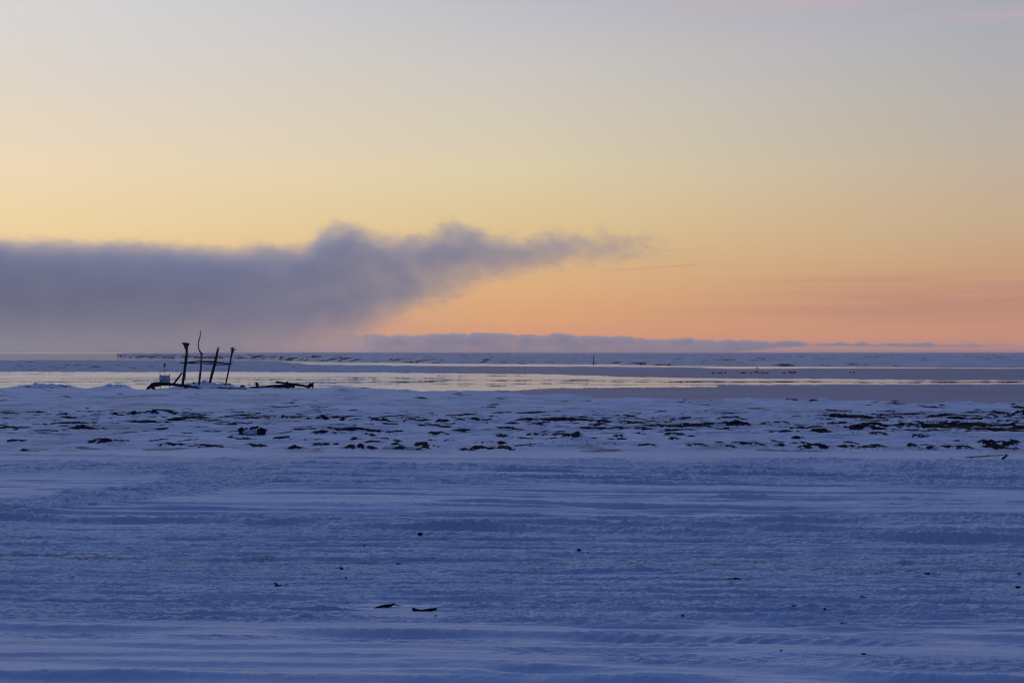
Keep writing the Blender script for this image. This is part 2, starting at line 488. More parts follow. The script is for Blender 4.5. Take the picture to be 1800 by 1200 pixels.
# tread prints
for (u0, p0, u1, p1, wd, ua, ub, per) in ((0, 1117, 1800, 1142, .11, -500, 1250, .21), (700, 1112, 1800, 1128, .13, 1000, 2600, .17),
                                          (900, 1146, 1800, 1162, .12, 900, 2600, .19), (900, 1156, 1800, 1171, .09, 1000, 2600, .19),
                                          (0, 1082, 1800, 1098, .12, -300, 1600, .2), (200, 1056, 1800, 1072, .10, 100, 1800, .18)):
    Ya, Yb = 5000 / (p0 - HZ), 5000 / (p1 - HZ)
    Xa, Xb = (u0 - 900) / F * Ya, (u1 - 900) / F * Yb
    a, b = np.searchsorted(Yr, min(Ya, Yb) - 2), np.searchsorted(Yr, max(Ya, Yb) + 2)
    x, y, u = Xg[a:b], Yg[a:b], U[a:b]
    d = y - (Ya + (x - Xa) * (Yb - Ya) / (Xb - Xa))
    on = sst(ua - 80, ua + 80, u) * (1 - sst(ub - 80, ub + 80, u)) * (1 - sst(wd * .8, wd * 1.2, np.abs(d)))
    on = on * np.clip(0.65 + perlin(x / .7, y / .3, int(p0)), 0.05, 1.1)
    ph = x / per + 1.6 * np.abs(d) / wd + 0.35 * perlin(x / .3, y / .3, int(p0) + 1)
    lug = sst(-0.3, 0.5, np.sin(2 * np.pi * ph)) * (0.7 + 0.6 * perlin(x / .1, y / .08, int(p0) + 2))
    Z[a:b] += on * (0.022 * lug - 0.014)

for (fu, fp, fw, fh) in ((678, 1068, 75, 16), (746, 1075, 60, 16)):
    e = np.exp(-(((U - fu) / fw) ** 2 + ((P - fp) / fh) ** 2) ** 2)
    Z = Z * (1 - 0.8 * e) + (GZ - 0.004) * 0.8 * e
# wind-packed snow farther back
back_m = sst(27.5, 30, Yg)
Z += back_m * (0.035 * perlin(Xg / 2.2, Yg / 1.3, 20) + 0.024 * perlin(Xg / .8, Yg / .6, 21) + 0.022 * np.abs(perlin(Xg / .34, Yg / .34, 22)))
upb = sst(48, 56, Yg) * (1 - 0.9 * band(U, 235, 575, 15) * sst(66, 71, Yg))
Z += upb * (0.075 * perlin(Xg / 3.2, Yg / 2.4, 26) + 0.045 * perlin(Xg / 1.3, Yg / 1.2, 27))
Z += back_m * (0.05 * perlin(Xg / 9, Yg / 4, 23) + 0.035 * perlin(Xg / 1.9, Yg / .55, 24) * np.clip(0.6 + perlin(Xg / 5, Yg / 3, 25), 0, 1.2))

fl = 0.8 * band(U, 235, 575, 15) * sst(66, 71, Yg)
Z = Z * (1 - fl) + (GZ - 0.01) * fl
soil = np.zeros(Xg.shape, np.float32)
grit = np.zeros(Xg.shape, np.float32)

HUMPS = [  # px centre, width, height of the bare dark hummocks
    (180, 775, 62, 6), (115, 774, 25, 3), (217, 773, 18, 3), (300, 782, 60, 5), (360, 783, 65, 6), (335, 772, 50, 5), (280, 771, 22, 3),
    (25, 776, 30, 2), (20, 751, 44, 4), (90, 759, 20, 3), (140, 752, 18, 3), (408, 765, 18, 3), (428, 770, 34, 4), (447, 781, 34, 5), (40, 790, 16, 2),
    (565, 759.5, 35, 3), (515, 787, 24, 5), (495, 766, 30, 4), (550, 771, 44, 4), (560, 780, 30, 3), (592, 781, 15, 3), (643, 760, 16, 3), (655, 763, 13, 2),
    (625, 768, 22, 4), (640, 771, 40, 3), (672, 770, 38, 5), (697, 774, 16, 3), (618, 788, 30, 5), (635, 788, 9, 3), (652, 793, 15, 3), (655, 777, 32, 2),
    (693, 782, 38, 6), (740, 782, 22, 3), (700, 790, 20, 5), (746, 786, 18, 5), (766, 784, 15, 3), (740, 798, 12, 2), (770, 760, 30, 3), (760, 770, 15, 3),
    (790, 772, 18, 4), (885, 767, 22, 6), (840, 776, 20, 3), (863, 776, 16, 3), (882, 779, 16, 3), (842, 784, 26, 6), (872, 786, 44, 4), (812, 791, 32, 4), (887, 791, 26, 4),
    (1012, 764, 20, 8), (988, 763, 34, 4), (920, 770, 32, 3), (970, 773, 18, 3), (1003, 775, 40, 8), (945, 762, 44, 3), (1040, 771, 22, 3), (1085, 772, 32, 3),
    (1085, 768, 20, 2), (1185, 774, 20, 4), (1180, 765, 40, 3), (1125, 764, 26, 3), (1215, 770, 16, 3), (1225, 785, 40, 6), (1283, 787, 15, 4), (1265, 780, 22, 3),
    (1302, 782, 32, 4), (1332, 784, 16, 3), (930, 785, 50, 3), (1070, 784, 28, 2), (1130, 786, 44, 3),
    (1120, 752, 90, 4), (1165, 752, 60, 4), (1290, 745, 56, 7), (950, 745, 54, 5), (1010, 736, 44, 4), (1060, 739, 54, 4), (1150, 740, 86, 4), (925, 738, 40, 4), (1095, 741, 50, 5),
    (1470, 743, 74, 6), (1545, 745, 84, 7), (1530, 751, 120, 5), (1575, 757, 76, 4), (1640, 754, 74, 4), (1620, 746, 64, 8), (1662, 742, 44, 7), (1705, 743, 64, 5),
    (1770, 739, 50, 5), (1742, 731, 34, 8), (1746, 722, 24, 5), (1796, 725, 24, 9), (1690, 734, 40, 3), (1370, 741, 34, 4), (1395, 752, 34, 4), (1440, 757, 44, 3),
    (1364, 763, 20, 2), (1382, 764, 30, 3), (1400, 771, 22, 4), (1365, 775, 22, 3), (1415, 778, 18, 4), (1395, 783, 20, 3), (1370, 786, 28, 5), (1436, 787, 34, 6),
    (1412, 788, 44, 4), (1446, 785, 15, 4), (1540, 766, 32, 3), (1500, 765, 22, 2), (1615, 769, 44, 4), (1495, 777, 22, 4), (1488, 785, 44, 4), (1530, 790, 34, 5),
    (1540, 785, 28, 4), (1602, 783, 22, 6), (1626, 781, 18, 3), (1682, 777, 22, 4), (1692, 788, 50, 8), (1735, 779, 36, 9), (1742, 786, 30, 5), (1772, 782, 34, 6),
    (1740, 795, 28, 5), (1662, 793, 20, 5), (1632, 792, 18, 5), (1786, 796, 16, 3), (1710, 771, 12, 3), (1782, 775, 24, 3), (1760, 790, 40, 4),
    (15, 725, 50, 5), (60, 724, 40, 4), (170, 729, 36, 6), (200, 728, 34, 7), (235, 727, 30, 7), (268, 727, 30, 7), (300, 727, 34, 5), (340, 729, 40, 4), (110, 731, 30, 4),
    (360, 737, 80, 4), (310, 739, 40, 3), (500, 733, 16, 4), (482, 732, 16, 4), (535, 733, 22, 4), (567, 734, 26, 5), (600, 736, 22, 3), (625, 737, 24, 4), (660, 738, 20, 3),
    (676, 738, 18, 4), (720, 738, 20, 3), (775, 739, 26, 4), (805, 743, 24, 4), (840, 742, 34, 5), (860, 738, 30, 4), (900, 745, 40, 4), (440, 734, 24, 3),
    (70, 675, 18, 5), (1575, 706, 22, 3), (1430, 702, 26, 3), (1395, 703, 24, 3), (1480, 713, 12, 3), (1780, 713, 16, 4), (1655, 712, 12, 3), (1205, 703, 20, 2),
]
for hi_, (hx, hy, hw, hh) in enumerate(HUMPS):
    yb = min(hy + hh * 0.55, 790)
    Y0 = 5000.0 / (yb - HZ)
    X0 = (hx - 900) / F * Y0
    rx = 0.5 * hw / F * Y0 * (0.98 if hx > 1300 or hy < 756 else 1.12)
    hz = max(hh, 2.6) / F * Y0
    ry = max(0.30, rx * 0.75) * (1 + 0.5 * ((hi_ * 37) % 10) / 10)
    a, b = np.searchsorted(Yr, Y0 - 2.6 * ry), np.searchsorted(Yr, Y0 + 3.2 * ry)
    c0, c1_ = np.searchsorted(T, (X0 - 2.6 * rx) / Y0), np.searchsorted(T, (X0 + 3.0 * rx) / Y0)
    x, y = Xg[a:b, c0:c1_] - X0, Yg[a:b, c0:c1_] - Y0
    if x.size == 0: continue
    big_ = hw > 42
    if big_: hz *= 0.72
    nz = fbm((x + X0) / (rx * (.45 if big_ else .7)), (y + Y0) / (ry * (.45 if big_ else .9)), 4, 300 + hi_)
    skew = y * 0.25 * (1 if hi_ % 3 else -1)
    ang = (x + skew) / rx
    ex = np.where(ang > 0, ang / 1.25, ang)           # wind tail to the right
    q = ex ** 2 + (y / ry) ** 2
    prof = np.exp(-q * 1.25) * (1 + 0.45 * nz)
    Z[a:b, c0:c1_] += hz * 1.05 * np.clip(prof, 0, 2)
    facing = 1 - sst(-0.1 * ry, 0.9 * ry, y)            # the side the wind keeps bare
    s = sst(0.28, 0.52, prof + (0.42 if hw > 42 else 0.30) * nz - (0.14 if hw > 42 else 0.07)) * (0.30 + 0.70 * facing)
    soil[a:b, c0:c1_] = np.maximum(soil[a:b, c0:c1_], s)
# thin bare streaks and grit between the hummocks
stn = fbm(Xg / 0.9, Yg / 0.75, 5, 60, 0.62)
stm = band(P, 722, 754, 4) * (0.66 + 0.40 * sst(700, 1500, U)) + 0.45 * band(P, 754, 792, 4) + 0.30 * band(P, 700, 724, 4) * sst(1250, 1750, U)
zone = fbm(Xg / 5.0, Yg / 2.5, 2, 64)
soil = np.maximum(soil, 0.72 * sst(0.36, 0.62, stn + 0.5 * zone + (stm - 1) * 0.55) * np.clip(stm, 0, 1))
Z += 0.03 * sst(0.1, 0.5, stn + 0.4 * zone + (stm - 1) * 0.55) * np.clip(stm, 0, 1)
wb = band(P, 720, 762, 6) + 0.55 * band(P, 762, 792, 5) + 0.25 * band(P, 700, 720, 5)
W = fbm((Xg + 0.8 * Yg) / 1.7, (Yg - 0.10 * Xg) / 0.85, 4, 65, 0.5)
Z += 0.055 * W * np.clip(wb, 0, 1) * (Yg > 20)
gW = np.gradient(W, axis=0) / np.maximum(np.gradient(Yg, axis=0), 1e-3)
soil = np.maximum(soil, 0.78 * np.clip(wb, 0, 1) * sst(0.9, 1.6, gW + 1.7 * zone * (wb > 0.3) - 1.32 + 0.45 * sst(1000, 1700, U)) * (Yg > 20))
del gW, W
soil = np.maximum(soil, 0.8 * band(P, 684, 722, 3) * sst(0.62, 0.84, fbm(Xg / 1.6, Yg / 1.6, 4, 69) + 0.25 * zone))
grit = np.maximum(grit, 0.75 * band(P, 690, 760, 8) * sst(-0.15, 0.6, fbm(Xg / 3, Yg / 2.5, 4, 61)))
grit = np.maximum(grit, 0.9 * band(P, 781, 796, 3) * sst(0.0, 0.5, fbm(Xg / 1.2, Yg / 1.0, 4, 62) + 0.25 * (sst(900, 1300, U) - 0.6)))
soil = np.maximum(soil, 0.55 * band(P, 784, 796, 3) * sst(0.15, 0.5, fbm(Xg / 1.2, Yg / 1.2, 4, 63) + 0.2 * (sst(900, 1300, U) - 0.7)))
# dirt worked into the driven snow
dn = fbm(Xg / .55, V / .16, 4, 66)
dstr = band(P, 945, 1092, 10)
bandA = np.exp(-((P - (980 + 0.012 * U)) / 9) ** 2) * (0.4 + 0.6 * (1 - sst(350, 700, U)) + 0.55 * band(U, 950, 1500, 80))
grit = np.maximum(grit, dstr * (0.20 * sst(-0.1, 0.6, dn)) + 0.85 * bandA * sst(-0.35, 0.45, dn))
soil = np.maximum(soil, dstr * 0.7 * sst(0.86, 1.1, dn + 0.22 * bandA) * sst(0.0, 0.3, perlin(Xg / .12, Yg / .05, 67)))
for (sx_, sy_, sw, sh) in ((1600, 1007, 60, 6), (1640, 1009, 50, 5), (1790, 1010, 30, 5), (600, 1000, 50, 3), (700, 991, 30, 3), (640, 963, 18, 2), (460, 954, 16, 3), (120, 1019, 40, 3), (490, 1027, 50, 3), (270, 950, 30, 2), (1230, 1007, 60, 3), (1480, 1093, 28, 3)):
    e = ((U - sx_) / (sw * .5)) ** 2 + ((P - sy_) / (sh * .7)) ** 2
    soil = np.maximum(soil, 0.9 * np.exp(-e) * sst(-0.3, 0.25, perlin(Xg / .05, Yg / .05, 68)))

# crest of the beach and the drop to the water
cu = np.array([-3000, -400, 0, 60, 130, 200, 260, 350, 600, 700, 850, 950, 1100, 1200, 1320, 1450, 1500, 1600, 1800, 2200, 4000])
cp = np.array([682, 682, 682, 680, 682, 681, 683, 680.5, 680, 684, 688, 693, 697, 699, 702.5, 701.5, 706, 706.5, 708, 712, 714])
Yc = 5000.0 / (np.interp(900 + F * T, cu, cp) - HZ)
Yc = Yc + 1.6 * perlin(T * 40, T * 0 + 3.3, 70) + 0.8 * perlin(T * 130, T * 0 + 5.3, 71)
dC = Yg - Yc[None, :]
for (mx, mp, mw, mh) in ((70, 673, 60, 9), (200, 671.5, 44, 12), (125, 676, 40, 5), (20, 676, 60, 4), (345, 677, 60, 5), (1560, 706, 60, 3), (1680, 706, 60, 4), (650, 681, 80, 2), (372, 675, 105, 7.5), (500, 681, 90, 1.5)):
    Y0 = 5000.0 / (max(mp + mh, 680) - HZ); X0 = (mx - 900) / F * Y0
    rx = mw * .5 / F * Y0
    e = ((Xg - X0) / rx) ** 2 + ((Yg - Y0) / 1.8) ** 2
    Z += (0.65 if mx < 210 else 1.0) * mh / F * Y0 * np.exp(-e) * (1 + 0.7 * fbm(Xg / .7, Yg / .7, 3, 72))
    soil = np.maximum(soil, np.exp(-e * .8) * sst(0.12, 0.4, fbm(Xg / .6, Yg / .5, 3, 73)))
drop = sst(-1, 11, dC)
Z = Z * (1 - drop) + (-0.9) * drop
Z[:14] = GZ
beach = polar_mesh('snowy_beach', T, Yg, Z, M_SNOW, {'soil': soil, 'grit': grit, 'churn': churn})
tag(beach, kind='structure')


def ground_z(x, y):
    r = int(np.clip(np.searchsorted(Yr, y), 1, len(Yr) - 1))
    c = int(np.clip(np.searchsorted(T, x / y), 1, len(T) - 1))
    return float(Z[r - 1:r + 1, c - 1:c + 1].mean())


# ------------------------------------------------------------------ the sea
m, nt, out = new_mat('sea_water')
geo = N(nt, 'ShaderNodeNewGeometry')
pos = geo.outputs['Position']
sp = N(nt, 'ShaderNodeSeparateXYZ'); nt.links.new(pos, sp.inputs[0])
streak = noise_tex(nt, pos, (0.004, 0.11, 1), 1.0, 5, 0.55)
streak2 = noise_tex(nt, pos, (0.010, 0.30, 1), 1.0, 4, 0.6)
farm = MR(nt, sp.outputs[1], 260, 620, 0, 1)
rgh = MR(nt, streak, 0.35, 0.62, 0.16, 0.28)
rgh = MA(nt, 'MULTIPLY', rgh, MA(nt, 'SUBTRACT', 1.0, MA(nt, 'MULTIPLY', farm, 0.72)))
b = N(nt, 'ShaderNodeBsdfPrincipled')
nt.links.new(MIXC(nt, streak2, (0.02, 0.03, 0.05), (0.035, 0.045, 0.07)), b.inputs['Base Color'])
nt.links.new(rgh, b.inputs['Roughness'])
b.inputs['IOR'].default_value = 1.33
wv = noise_tex(nt, pos, (0.5, 1.4, 1), 1.0, 3, 0.5)
bp = N(nt, 'ShaderNodeBump')
bp.inputs['Strength'].default_value = 0.25
bp.inputs['Distance'].default_value = 0.05
nt.links.new(wv, bp.inputs['Height'])
nt.links.new(bp.outputs[0], b.inputs['Normal'])
gl = N(nt, 'ShaderNodeBsdfGlossy')
gl.inputs['Color'].default_value = (0.84, 0.85, 0.9, 1)
nt.links.new(rgh, gl.inputs['Roughness'])
nt.links.new(bp.outputs[0], gl.inputs['Normal'])
wm = N(nt, 'ShaderNodeMixShader')
wm.inputs[0].default_value = 0.65
nt.links.new(b.outputs[0], wm.inputs[1]); nt.links.new(gl.outputs[0], wm.inputs[2])
# grease ice drawn out in thin lines
gi_ = N(nt, 'ShaderNodeBsdfPrincipled')
gi_.inputs['Base Color'].default_value = (0.20, 0.20, 0.24, 1)
gi_.inputs['Roughness'].default_value = 0.55
mx = N(nt, 'ShaderNodeMixShader')
nt.links.new(MA(nt, 'MULTIPLY', MR(nt, streak2, 0.555, 0.64, 0, 0.8), MR(nt, sp.outputs[1], 420, 700, 1, 0)), mx.inputs[0])
nt.links.new(wm.outputs[0], mx.inputs[1]); nt.links.new(gi_.outputs[0], mx.inputs[2])
nt.links.new(mx.outputs[0], out.inputs[0])
M_SEA = m
bm = bmesh.new()
for x, y in ((-40000, 40), (40000, 40), (40000, 60000), (-40000, 60000)):
    bm.verts.new((x, y, 0))
bm.faces.new(bm.verts)
me = bpy.data.meshes.new('sea'); bm.to_mesh(me); bm.free()
tag(link('sea', me, M_SEA, smooth=False), kind='structure')

# ------------------------------------------------------------------ ice
m, nt, out = new_mat('grey_ice')
geo = N(nt, 'ShaderNodeNewGeometry')
pos = geo.outputs['Position']
sn = N(nt, 'ShaderNodeAttribute', attribute_name='snow').outputs['Fac']
n1 = noise_tex(nt, pos, (0.02, 0.16, 1), 1.0, 5, 0.6)
n2 = noise_tex(nt, pos, (0.12, 0.45, 1), 1.0, 5, 0.65)
icec = MIXC(nt, MR(nt, n1, 0.35, 0.65, 0, 1), (0.125, 0.165, 0.29), (0.20, 0.245, 0.39))
f = MA(nt, 'ADD', sn, MA(nt, 'MULTIPLY', MA(nt, 'SUBTRACT', n2, 0.5), 1.2))
f = MR(nt, f, 0.35, 0.65, 0, 1)
c = MIXC(nt, f, icec, (0.52, 0.545, 0.61))
so = N(nt, 'ShaderNodeAttribute', attribute_name='soil').outputs['Fac']
c = MIXC(nt, MR(nt, so, 0.4, 0.6, 0, 1), c, (0.03, 0.03, 0.035))
b = N(nt, 'ShaderNodeBsdfPrincipled')
nt.links.new(c, b.inputs['Base Color'])
nt.links.new(MR(nt, f, 0, 1, 0.5, 0.7), b.inputs['Roughness'])
b.inputs['Specular IOR Level'].default_value = 0.12
bp = N(nt, 'ShaderNodeBump'); bp.inputs['Strength'].default_value = 0.5; bp.inputs['Distance'].default_value = 0.05
nt.links.new(n2, bp.inputs['Height']); nt.links.new(bp.outputs[0], b.inputs['Normal'])
nt.links.new(b.outputs[0], out.inputs[0])
M_ICE = m


def sea_Y(p):
    return CAMZ * F / (np.asarray(p, float) - HZ)


def ice_mesh(name, u0, u1, nu, nearpts, farpts, nrow, zfun, mat, afun):
    """strip of ice between two shore lines, both given as (u, p) point lists on the water."""
    t = (np.linspace(u0, u1, nu) - 900) / F
    u = 900 + F * t
    npx, npy = zip(*nearpts); fpx, fpy = zip(*farpts)
    yn = sea_Y(np.interp(u, npx, npy)); yf = sea_Y(np.interp(u, fpx, fpy))
    jit = 1 + 0.012 * perlin(u / 90, u * 0 + .2, 82) + (0.008 if name == 'far_snowfield' else 0.016) * perlin(u / 22, u * 0 + .5, 80) + (0.002 if name == 'far_snowfield' else 0.013) * perlin(u / 5, u * 0 + .9, 81)
    yn = yn * jit; yf = np.maximum(yf * jit[::-1], yn * 1.0005)
    s = np.linspace(0, 1, nrow)[:, None]
    Y = yn[None] * (yf / yn)[None] ** s
    X = t[None] * Y
    dn_, df_ = Y - yn[None], yf[None] - Y
    Zi = zfun(X, Y, dn_, df_, u[None] + 0 * Y)
    return polar_mesh(name, t, Y, Zi, mat, afun(X, Y, dn_, df_, u[None] + 0 * Y))


# far snow-covered pack and spit
def z_far(X, Y, dn, df, u):
    edge = sst(0, 10, dn)
    h = 0.30 + 0.75 * sst(0, 60, dn) + 0.35 * sst(60, 500, dn)
    rid = np.abs(fbm(X / 14, Y / 22, 3, 200)) * 0.50 * sst(5, 40, dn) + 0.5 * np.clip(fbm(X / 60, Y / 120, 3, 201), 0, 1)
    lft = (1 - sst(700, 1000, u))
    h = h + lft * 0.55 * sst(0, 25, dn)
    return -0.05 + edge * (h + rid * (1 - sst(1500, 3000, Y)) * 0.8)


def a_far(X, Y, dn, df, u):
    n = fbm(X / 5, Y / 9, 4, 210)
    z = fbm(X / 40, Y / 60, 2, 211)
    s = sst(0.22, 0.5, n + 0.5 * z) * band(dn, 2, 26, 4) * (1 - 0.35 * sst(1100, 1500, u)) + 0.8 * sst(0.36, 0.66, n + .35 * z) * sst(20, 60, dn) * (1 - sst(900, 1600, Y))
    lf = (1 - sst(500, 800, u)) * band(dn, 2, 60, 6) * sst(-0.12, 0.30, fbm(X / 7, Y / 16, 4, 212))
    return {'soil': np.maximum(s, lf), 'grit': 0.35 * sst(-.2, .6, n)}


tag(ice_mesh('far_snowfield', 205, 2600, 1500,
             [(205, 626.6), (216, 628.3), (240, 629.2), (420, 630), (486, 631), (500, 633.8), (560, 635.5), (700, 637.6), (820, 639.3), (1000, 640.4), (1086, 640.6), (1092, 641.6), (1200, 643), (1300, 643.6), (1500, 645.2), (1800, 646.6), (2600, 648)],
             [(205, 626.5), (212, 625.2), (230, 623.5), (300, 621.6), (420, 620.4), (520, 620.1), (2600, 620.1)], 300, z_far, M_FARSNOW, a_far), kind='structure')


# middle spit: snow on the left, grey ice to the right
def z_mid(X, Y, dn, df, u):
    e = np.minimum(sst(0, 5, dn), sst(0, 6, df))
    snowy = 1 - sst(420, 1000, u)
    return -0.03 + e * (0.07 + snowy * (0.22 * sst(2, 18, dn) + 0.30 * np.clip(fbm(X / 7, Y / 9, 4, 220) + .15, 0, 1)) + 0.03 * np.abs(fbm(X / 4, Y / 8, 3, 221)))


def a_mid(X, Y, dn, df, u):
    snowy = 1 - sst(500, 1050, u) * sst(0.15, 0.45, df / (dn + df + 1e-6))
    snowy = np.minimum(snowy, 1 - sst(1050, 1250, u))
    n = fbm(X / 3.5, Y / 6, 4, 222)
    pp = HZ + CAMZ * F / Y
    s = sst(0.32, 0.6, n + 0.15) * band(pp, 644.5, 651, 1.2) * (1 - sst(120, 260, u)) + 0.8 * sst(0.52, 0.75, n) * (1 - sst(500, 700, u))
    s = np.maximum(s, sst(0.3, .5, n + .25) * np.exp(-((u - 58) / 16) ** 2 - ((pp - 638) / 1.2) ** 2) * 1.2)
    return {'snow': 0.05 + 0.85 * snowy, 'soil': s}


tag(ice_mesh('ice_spit', -900, 2600, 1700,
             [(-900, 653), (0, 653.6), (400, 654), (700, 655), (900, 657.4), (975, 658.2), (1050, 660.5), (1100, 663), (1300, 665.2), (1500, 667), (1620, 668.4), (1800, 668.8), (2600, 669)],
             [(-900, 634.2), (0, 634.7), (380, 635.3), (480, 636.0), (520, 640), (545, 643), (700, 643.6), (1000, 643.8), (1180, 645), (1290, 648.2), (1360, 648.0), (1430, 646.8), (1800, 647.6), (2600, 648.5)], 110, z_mid, M_ICE, a_mid), kind='structure')


# near sheet of grey ice on the right
def z_nr(X, Y, dn, df, u):
    return -0.02 + sst(0, 1.5, df) * (0.06 + 0.010 * fbm(X / 3, Y / 5, 3, 230))


def a_nr(X, Y, dn, df, u):
    return {'snow': 0.02 + 0.10 * sst(-.2, .6, fbm(X / 9, Y / 3, 3, 231)), 'soil': 0 * X}


tag(ice_mesh('shore_ice', 790, 2600, 1200, [(790, 735), (2600, 735)],
             [(790, 688.5), (850, 687.4), (925, 684.4), (960, 682.4), (1100, 681), (1258, 680), (1264, 677), (1400, 676.2), (1800, 675.4), (2600, 675)], 70, z_nr, M_ICE, a_nr), kind='structure')
rr_ = random.Random(99)
# a few thin ice rafts drifting in the bright lead
for (ua, ub, p0, th) in ((1040, 1330, 671.6, 1.1), (560, 900, 668.2, 0.5), (300, 760, 671.8, 0.7), (900, 1180, 667.6, 0.5), (1280, 1560, 670.6, 0.8), (1060, 1240, 645.6, 0.6), (0, 330, 666.4, 0.4), (760, 1000, 674.6, 0.5), (-100, 240, 671.6, 0.6), (330, 620, 677.6, 0.5)) + tuple((a_, a_ + rr_.uniform(50, 260), np.interp(a_ + 60, [0, 900, 1100, 1300, 1800], [rr_.uniform(656, 682), rr_.uniform(660, 681), rr_.uniform(665, 678), rr_.uniform(667, 674.5), rr_.uniform(670.5, 674)]), rr_.uniform(.25, .6)) for a_ in [rr_.uniform(-100, 1750) for _ in range(46)]):
    us = np.linspace(ua, ub, 60)
    prof = np.sin(np.linspace(0.03, np.pi - 0.03, 60)) ** 0.6
    wob = 0.35 * perlin(us / 40, us * 0 + p0, 240)
    o = ice_mesh('ice_raft', ua, ub, 60, list(zip(us, p0 + wob + th * .5 * prof)), list(zip(us, p0 + wob - th * .5 * prof)), 4,
                 lambda X, Y, dn, df, u: 0.012 + 0 * X, M_ICE, lambda X, Y, dn, df, u: {'snow': 0 * X, 'soil': 0 * X})
    tag(o, kind='structure')


# ------------------------------------------------------------------ clouds: real volumes far beyond the haze
def float_curve(nt, fac, pts):
    n = N(nt, 'ShaderNodeFloatCurve')
    cv = n.mapping.curves[0]
    while len(cv.points) < len(pts): cv.points.new(0.5, 0.5)
    for p, (x, y) in zip(cv.points, pts):
        p.location = (x, y); p.handle_type = 'AUTO'
    n.mapping.update()
    nt.links.new(fac, n.inputs['Value'])
    return n.outputs[0]


def cloud(name, Yd, depth, u0, u1, hmax, top, bot, dens, softT, softB, nA, nB, nscale, color, g, fade=None, thin=None, erode=0.7, slim=None, calm=None):
    m, nt, out = new_mat(name + '_vapour')
    geo = N(nt, 'ShaderNodeNewGeometry')
    pos = geo.outputs['Position']
    s = N(nt, 'ShaderNodeSeparateXYZ'); nt.links.new(pos, s.inputs[0])
    k = F / Yd
    u = MA(nt, 'ADD', MA(nt, 'MULTIPLY', s.outputs[0], k), 900.0)
    h = MA(nt, 'MULTIPLY', MA(nt, 'SUBTRACT', s.outputs[2], CAMZ), k)
    un = MA(nt, 'DIVIDE', MA(nt, 'SUBTRACT', u, u0), u1 - u0, clamp=True)
    tp = MA(nt, 'MULTIPLY', float_curve(nt, un, [((a - u0) / (u1 - u0), b / hmax) for a, b in top]), hmax)
    bt = MA(nt, 'SUBTRACT', MA(nt, 'MULTIPLY', float_curve(nt, un, [((a - u0) / (u1 - u0), (b + 120) / (hmax + 120)) for a, b in bot]), hmax + 120), 120)
    n1 = noise_tex(nt, pos, (1, 0.25, 1.3), nscale, 6, 0.6)
    n2 = noise_tex(nt, pos, (0.5, 0.2, 1.4), nscale * 0.8, 5, 0.55)
    n3 = noise_tex(nt, pos, (1.3, 0.4, 2.2), nscale * 2.2, 5, 0.6)
    lump = MR(nt, u, calm[0], calm[1], calm[2], 1) if calm else 1.0
    d1 = MA(nt, 'SUBTRACT', MA(nt, 'ADD', tp, MA(nt, 'MULTIPLY', MA(nt, 'MULTIPLY', MA(nt, 'SUBTRACT', n1, 0.5), nA), lump)), h)
    d2 = MA(nt, 'SUBTRACT', h, MA(nt, 'ADD', bt, MA(nt, 'MULTIPLY', MA(nt, 'SUBTRACT', n2, 0.5), nB)))
    f = MA(nt, 'MULTIPLY', MR(nt, d1, 0, softT, 0, 1), MR(nt, d2, 0, softB, 0, 1))
    f = MA(nt, 'MULTIPLY', f, MR(nt, u, u1 - 0.10 * (u1 - u0), u1, 1, 0))
    ero = MA(nt, 'MULTIPLY', MA(nt, 'MULTIPLY', MR(nt, n3, 0.30, 0.68, 0, 1), erode), MA(nt, 'SUBTRACT', 1.0, f))
    f = MA(nt, 'MAXIMUM', MA(nt, 'SUBTRACT', f, ero), 0.0)
    mott = MA(nt, 'MULTIPLY', MA(nt, 'SUBTRACT', MR(nt, n1, 0.28, 0.66, 0.66, 1.12), 1.0), lump)
    f = MA(nt, 'MULTIPLY', f, MA(nt, 'ADD', mott, 1.0))
    if slim is not None:
        f = MA(nt, 'MULTIPLY', f, MR(nt, u, slim[0], slim[1], 1, slim[2]))
    if fade is not None:
        f = MA(nt, 'MULTIPLY', f, MR(nt, u, u0, fade, 0, 1))
    if thin is not None:
        f = MA(nt, 'MULTIPLY', f, MR(nt, h, thin[0], thin[1], thin[2], 1))
    v = N(nt, 'ShaderNodeVolumePrincipled')
    v.inputs['Color'].default_value = (*color, 1)
    v.inputs['Anisotropy'].default_value = g
    nt.links.new(MA(nt, 'MULTIPLY', f, dens), v.inputs['Density'])
    nt.links.new(v.outputs[0], out.inputs['Volume'])
    x0, x1 = (u0 - 900) / k, (u1 - 900) / k
    z0, z1 = 0.5, CAMZ + (hmax + 4) / k
    # a shell that follows the cloud: its cross sections are lofted along x
    bm = bmesh.new()
    rings = []
    for uu in np.linspace(u0, u1, 40):
        tt = np.interp(uu, *zip(*top)) + nA * 0.55 + 4
        bb = max(np.interp(uu, *zip(*bot)) - nB * 0.55 - 3, 0.0)
        X = (uu - 900) / k
        zt, zb = CAMZ + tt / k, max(CAMZ + bb / k, 0.5)
        if zt < zb + 2: zt = zb + 2
        rings.append([bm.verts.new((X, Yd + s1 * depth / 2, z)) for s1, z in ((-1, zb), (-1, zt), (1, zt), (1, zb))])
    for a, b_ in zip(rings[:-1], rings[1:]):
        for i in range(4):
            bm.faces.new((a[i], a[(i + 1) % 4], b_[(i + 1) % 4], b_[i]))
    bm.faces.new(rings[0]); bm.faces.new(rings[-1][::-1])
    bmesh.ops.recalc_face_normals(bm, faces=bm.faces)
    me = bpy.data.meshes.new(name); bm.to_mesh(me); bm.free()
    return link(name, me, m, smooth=False)


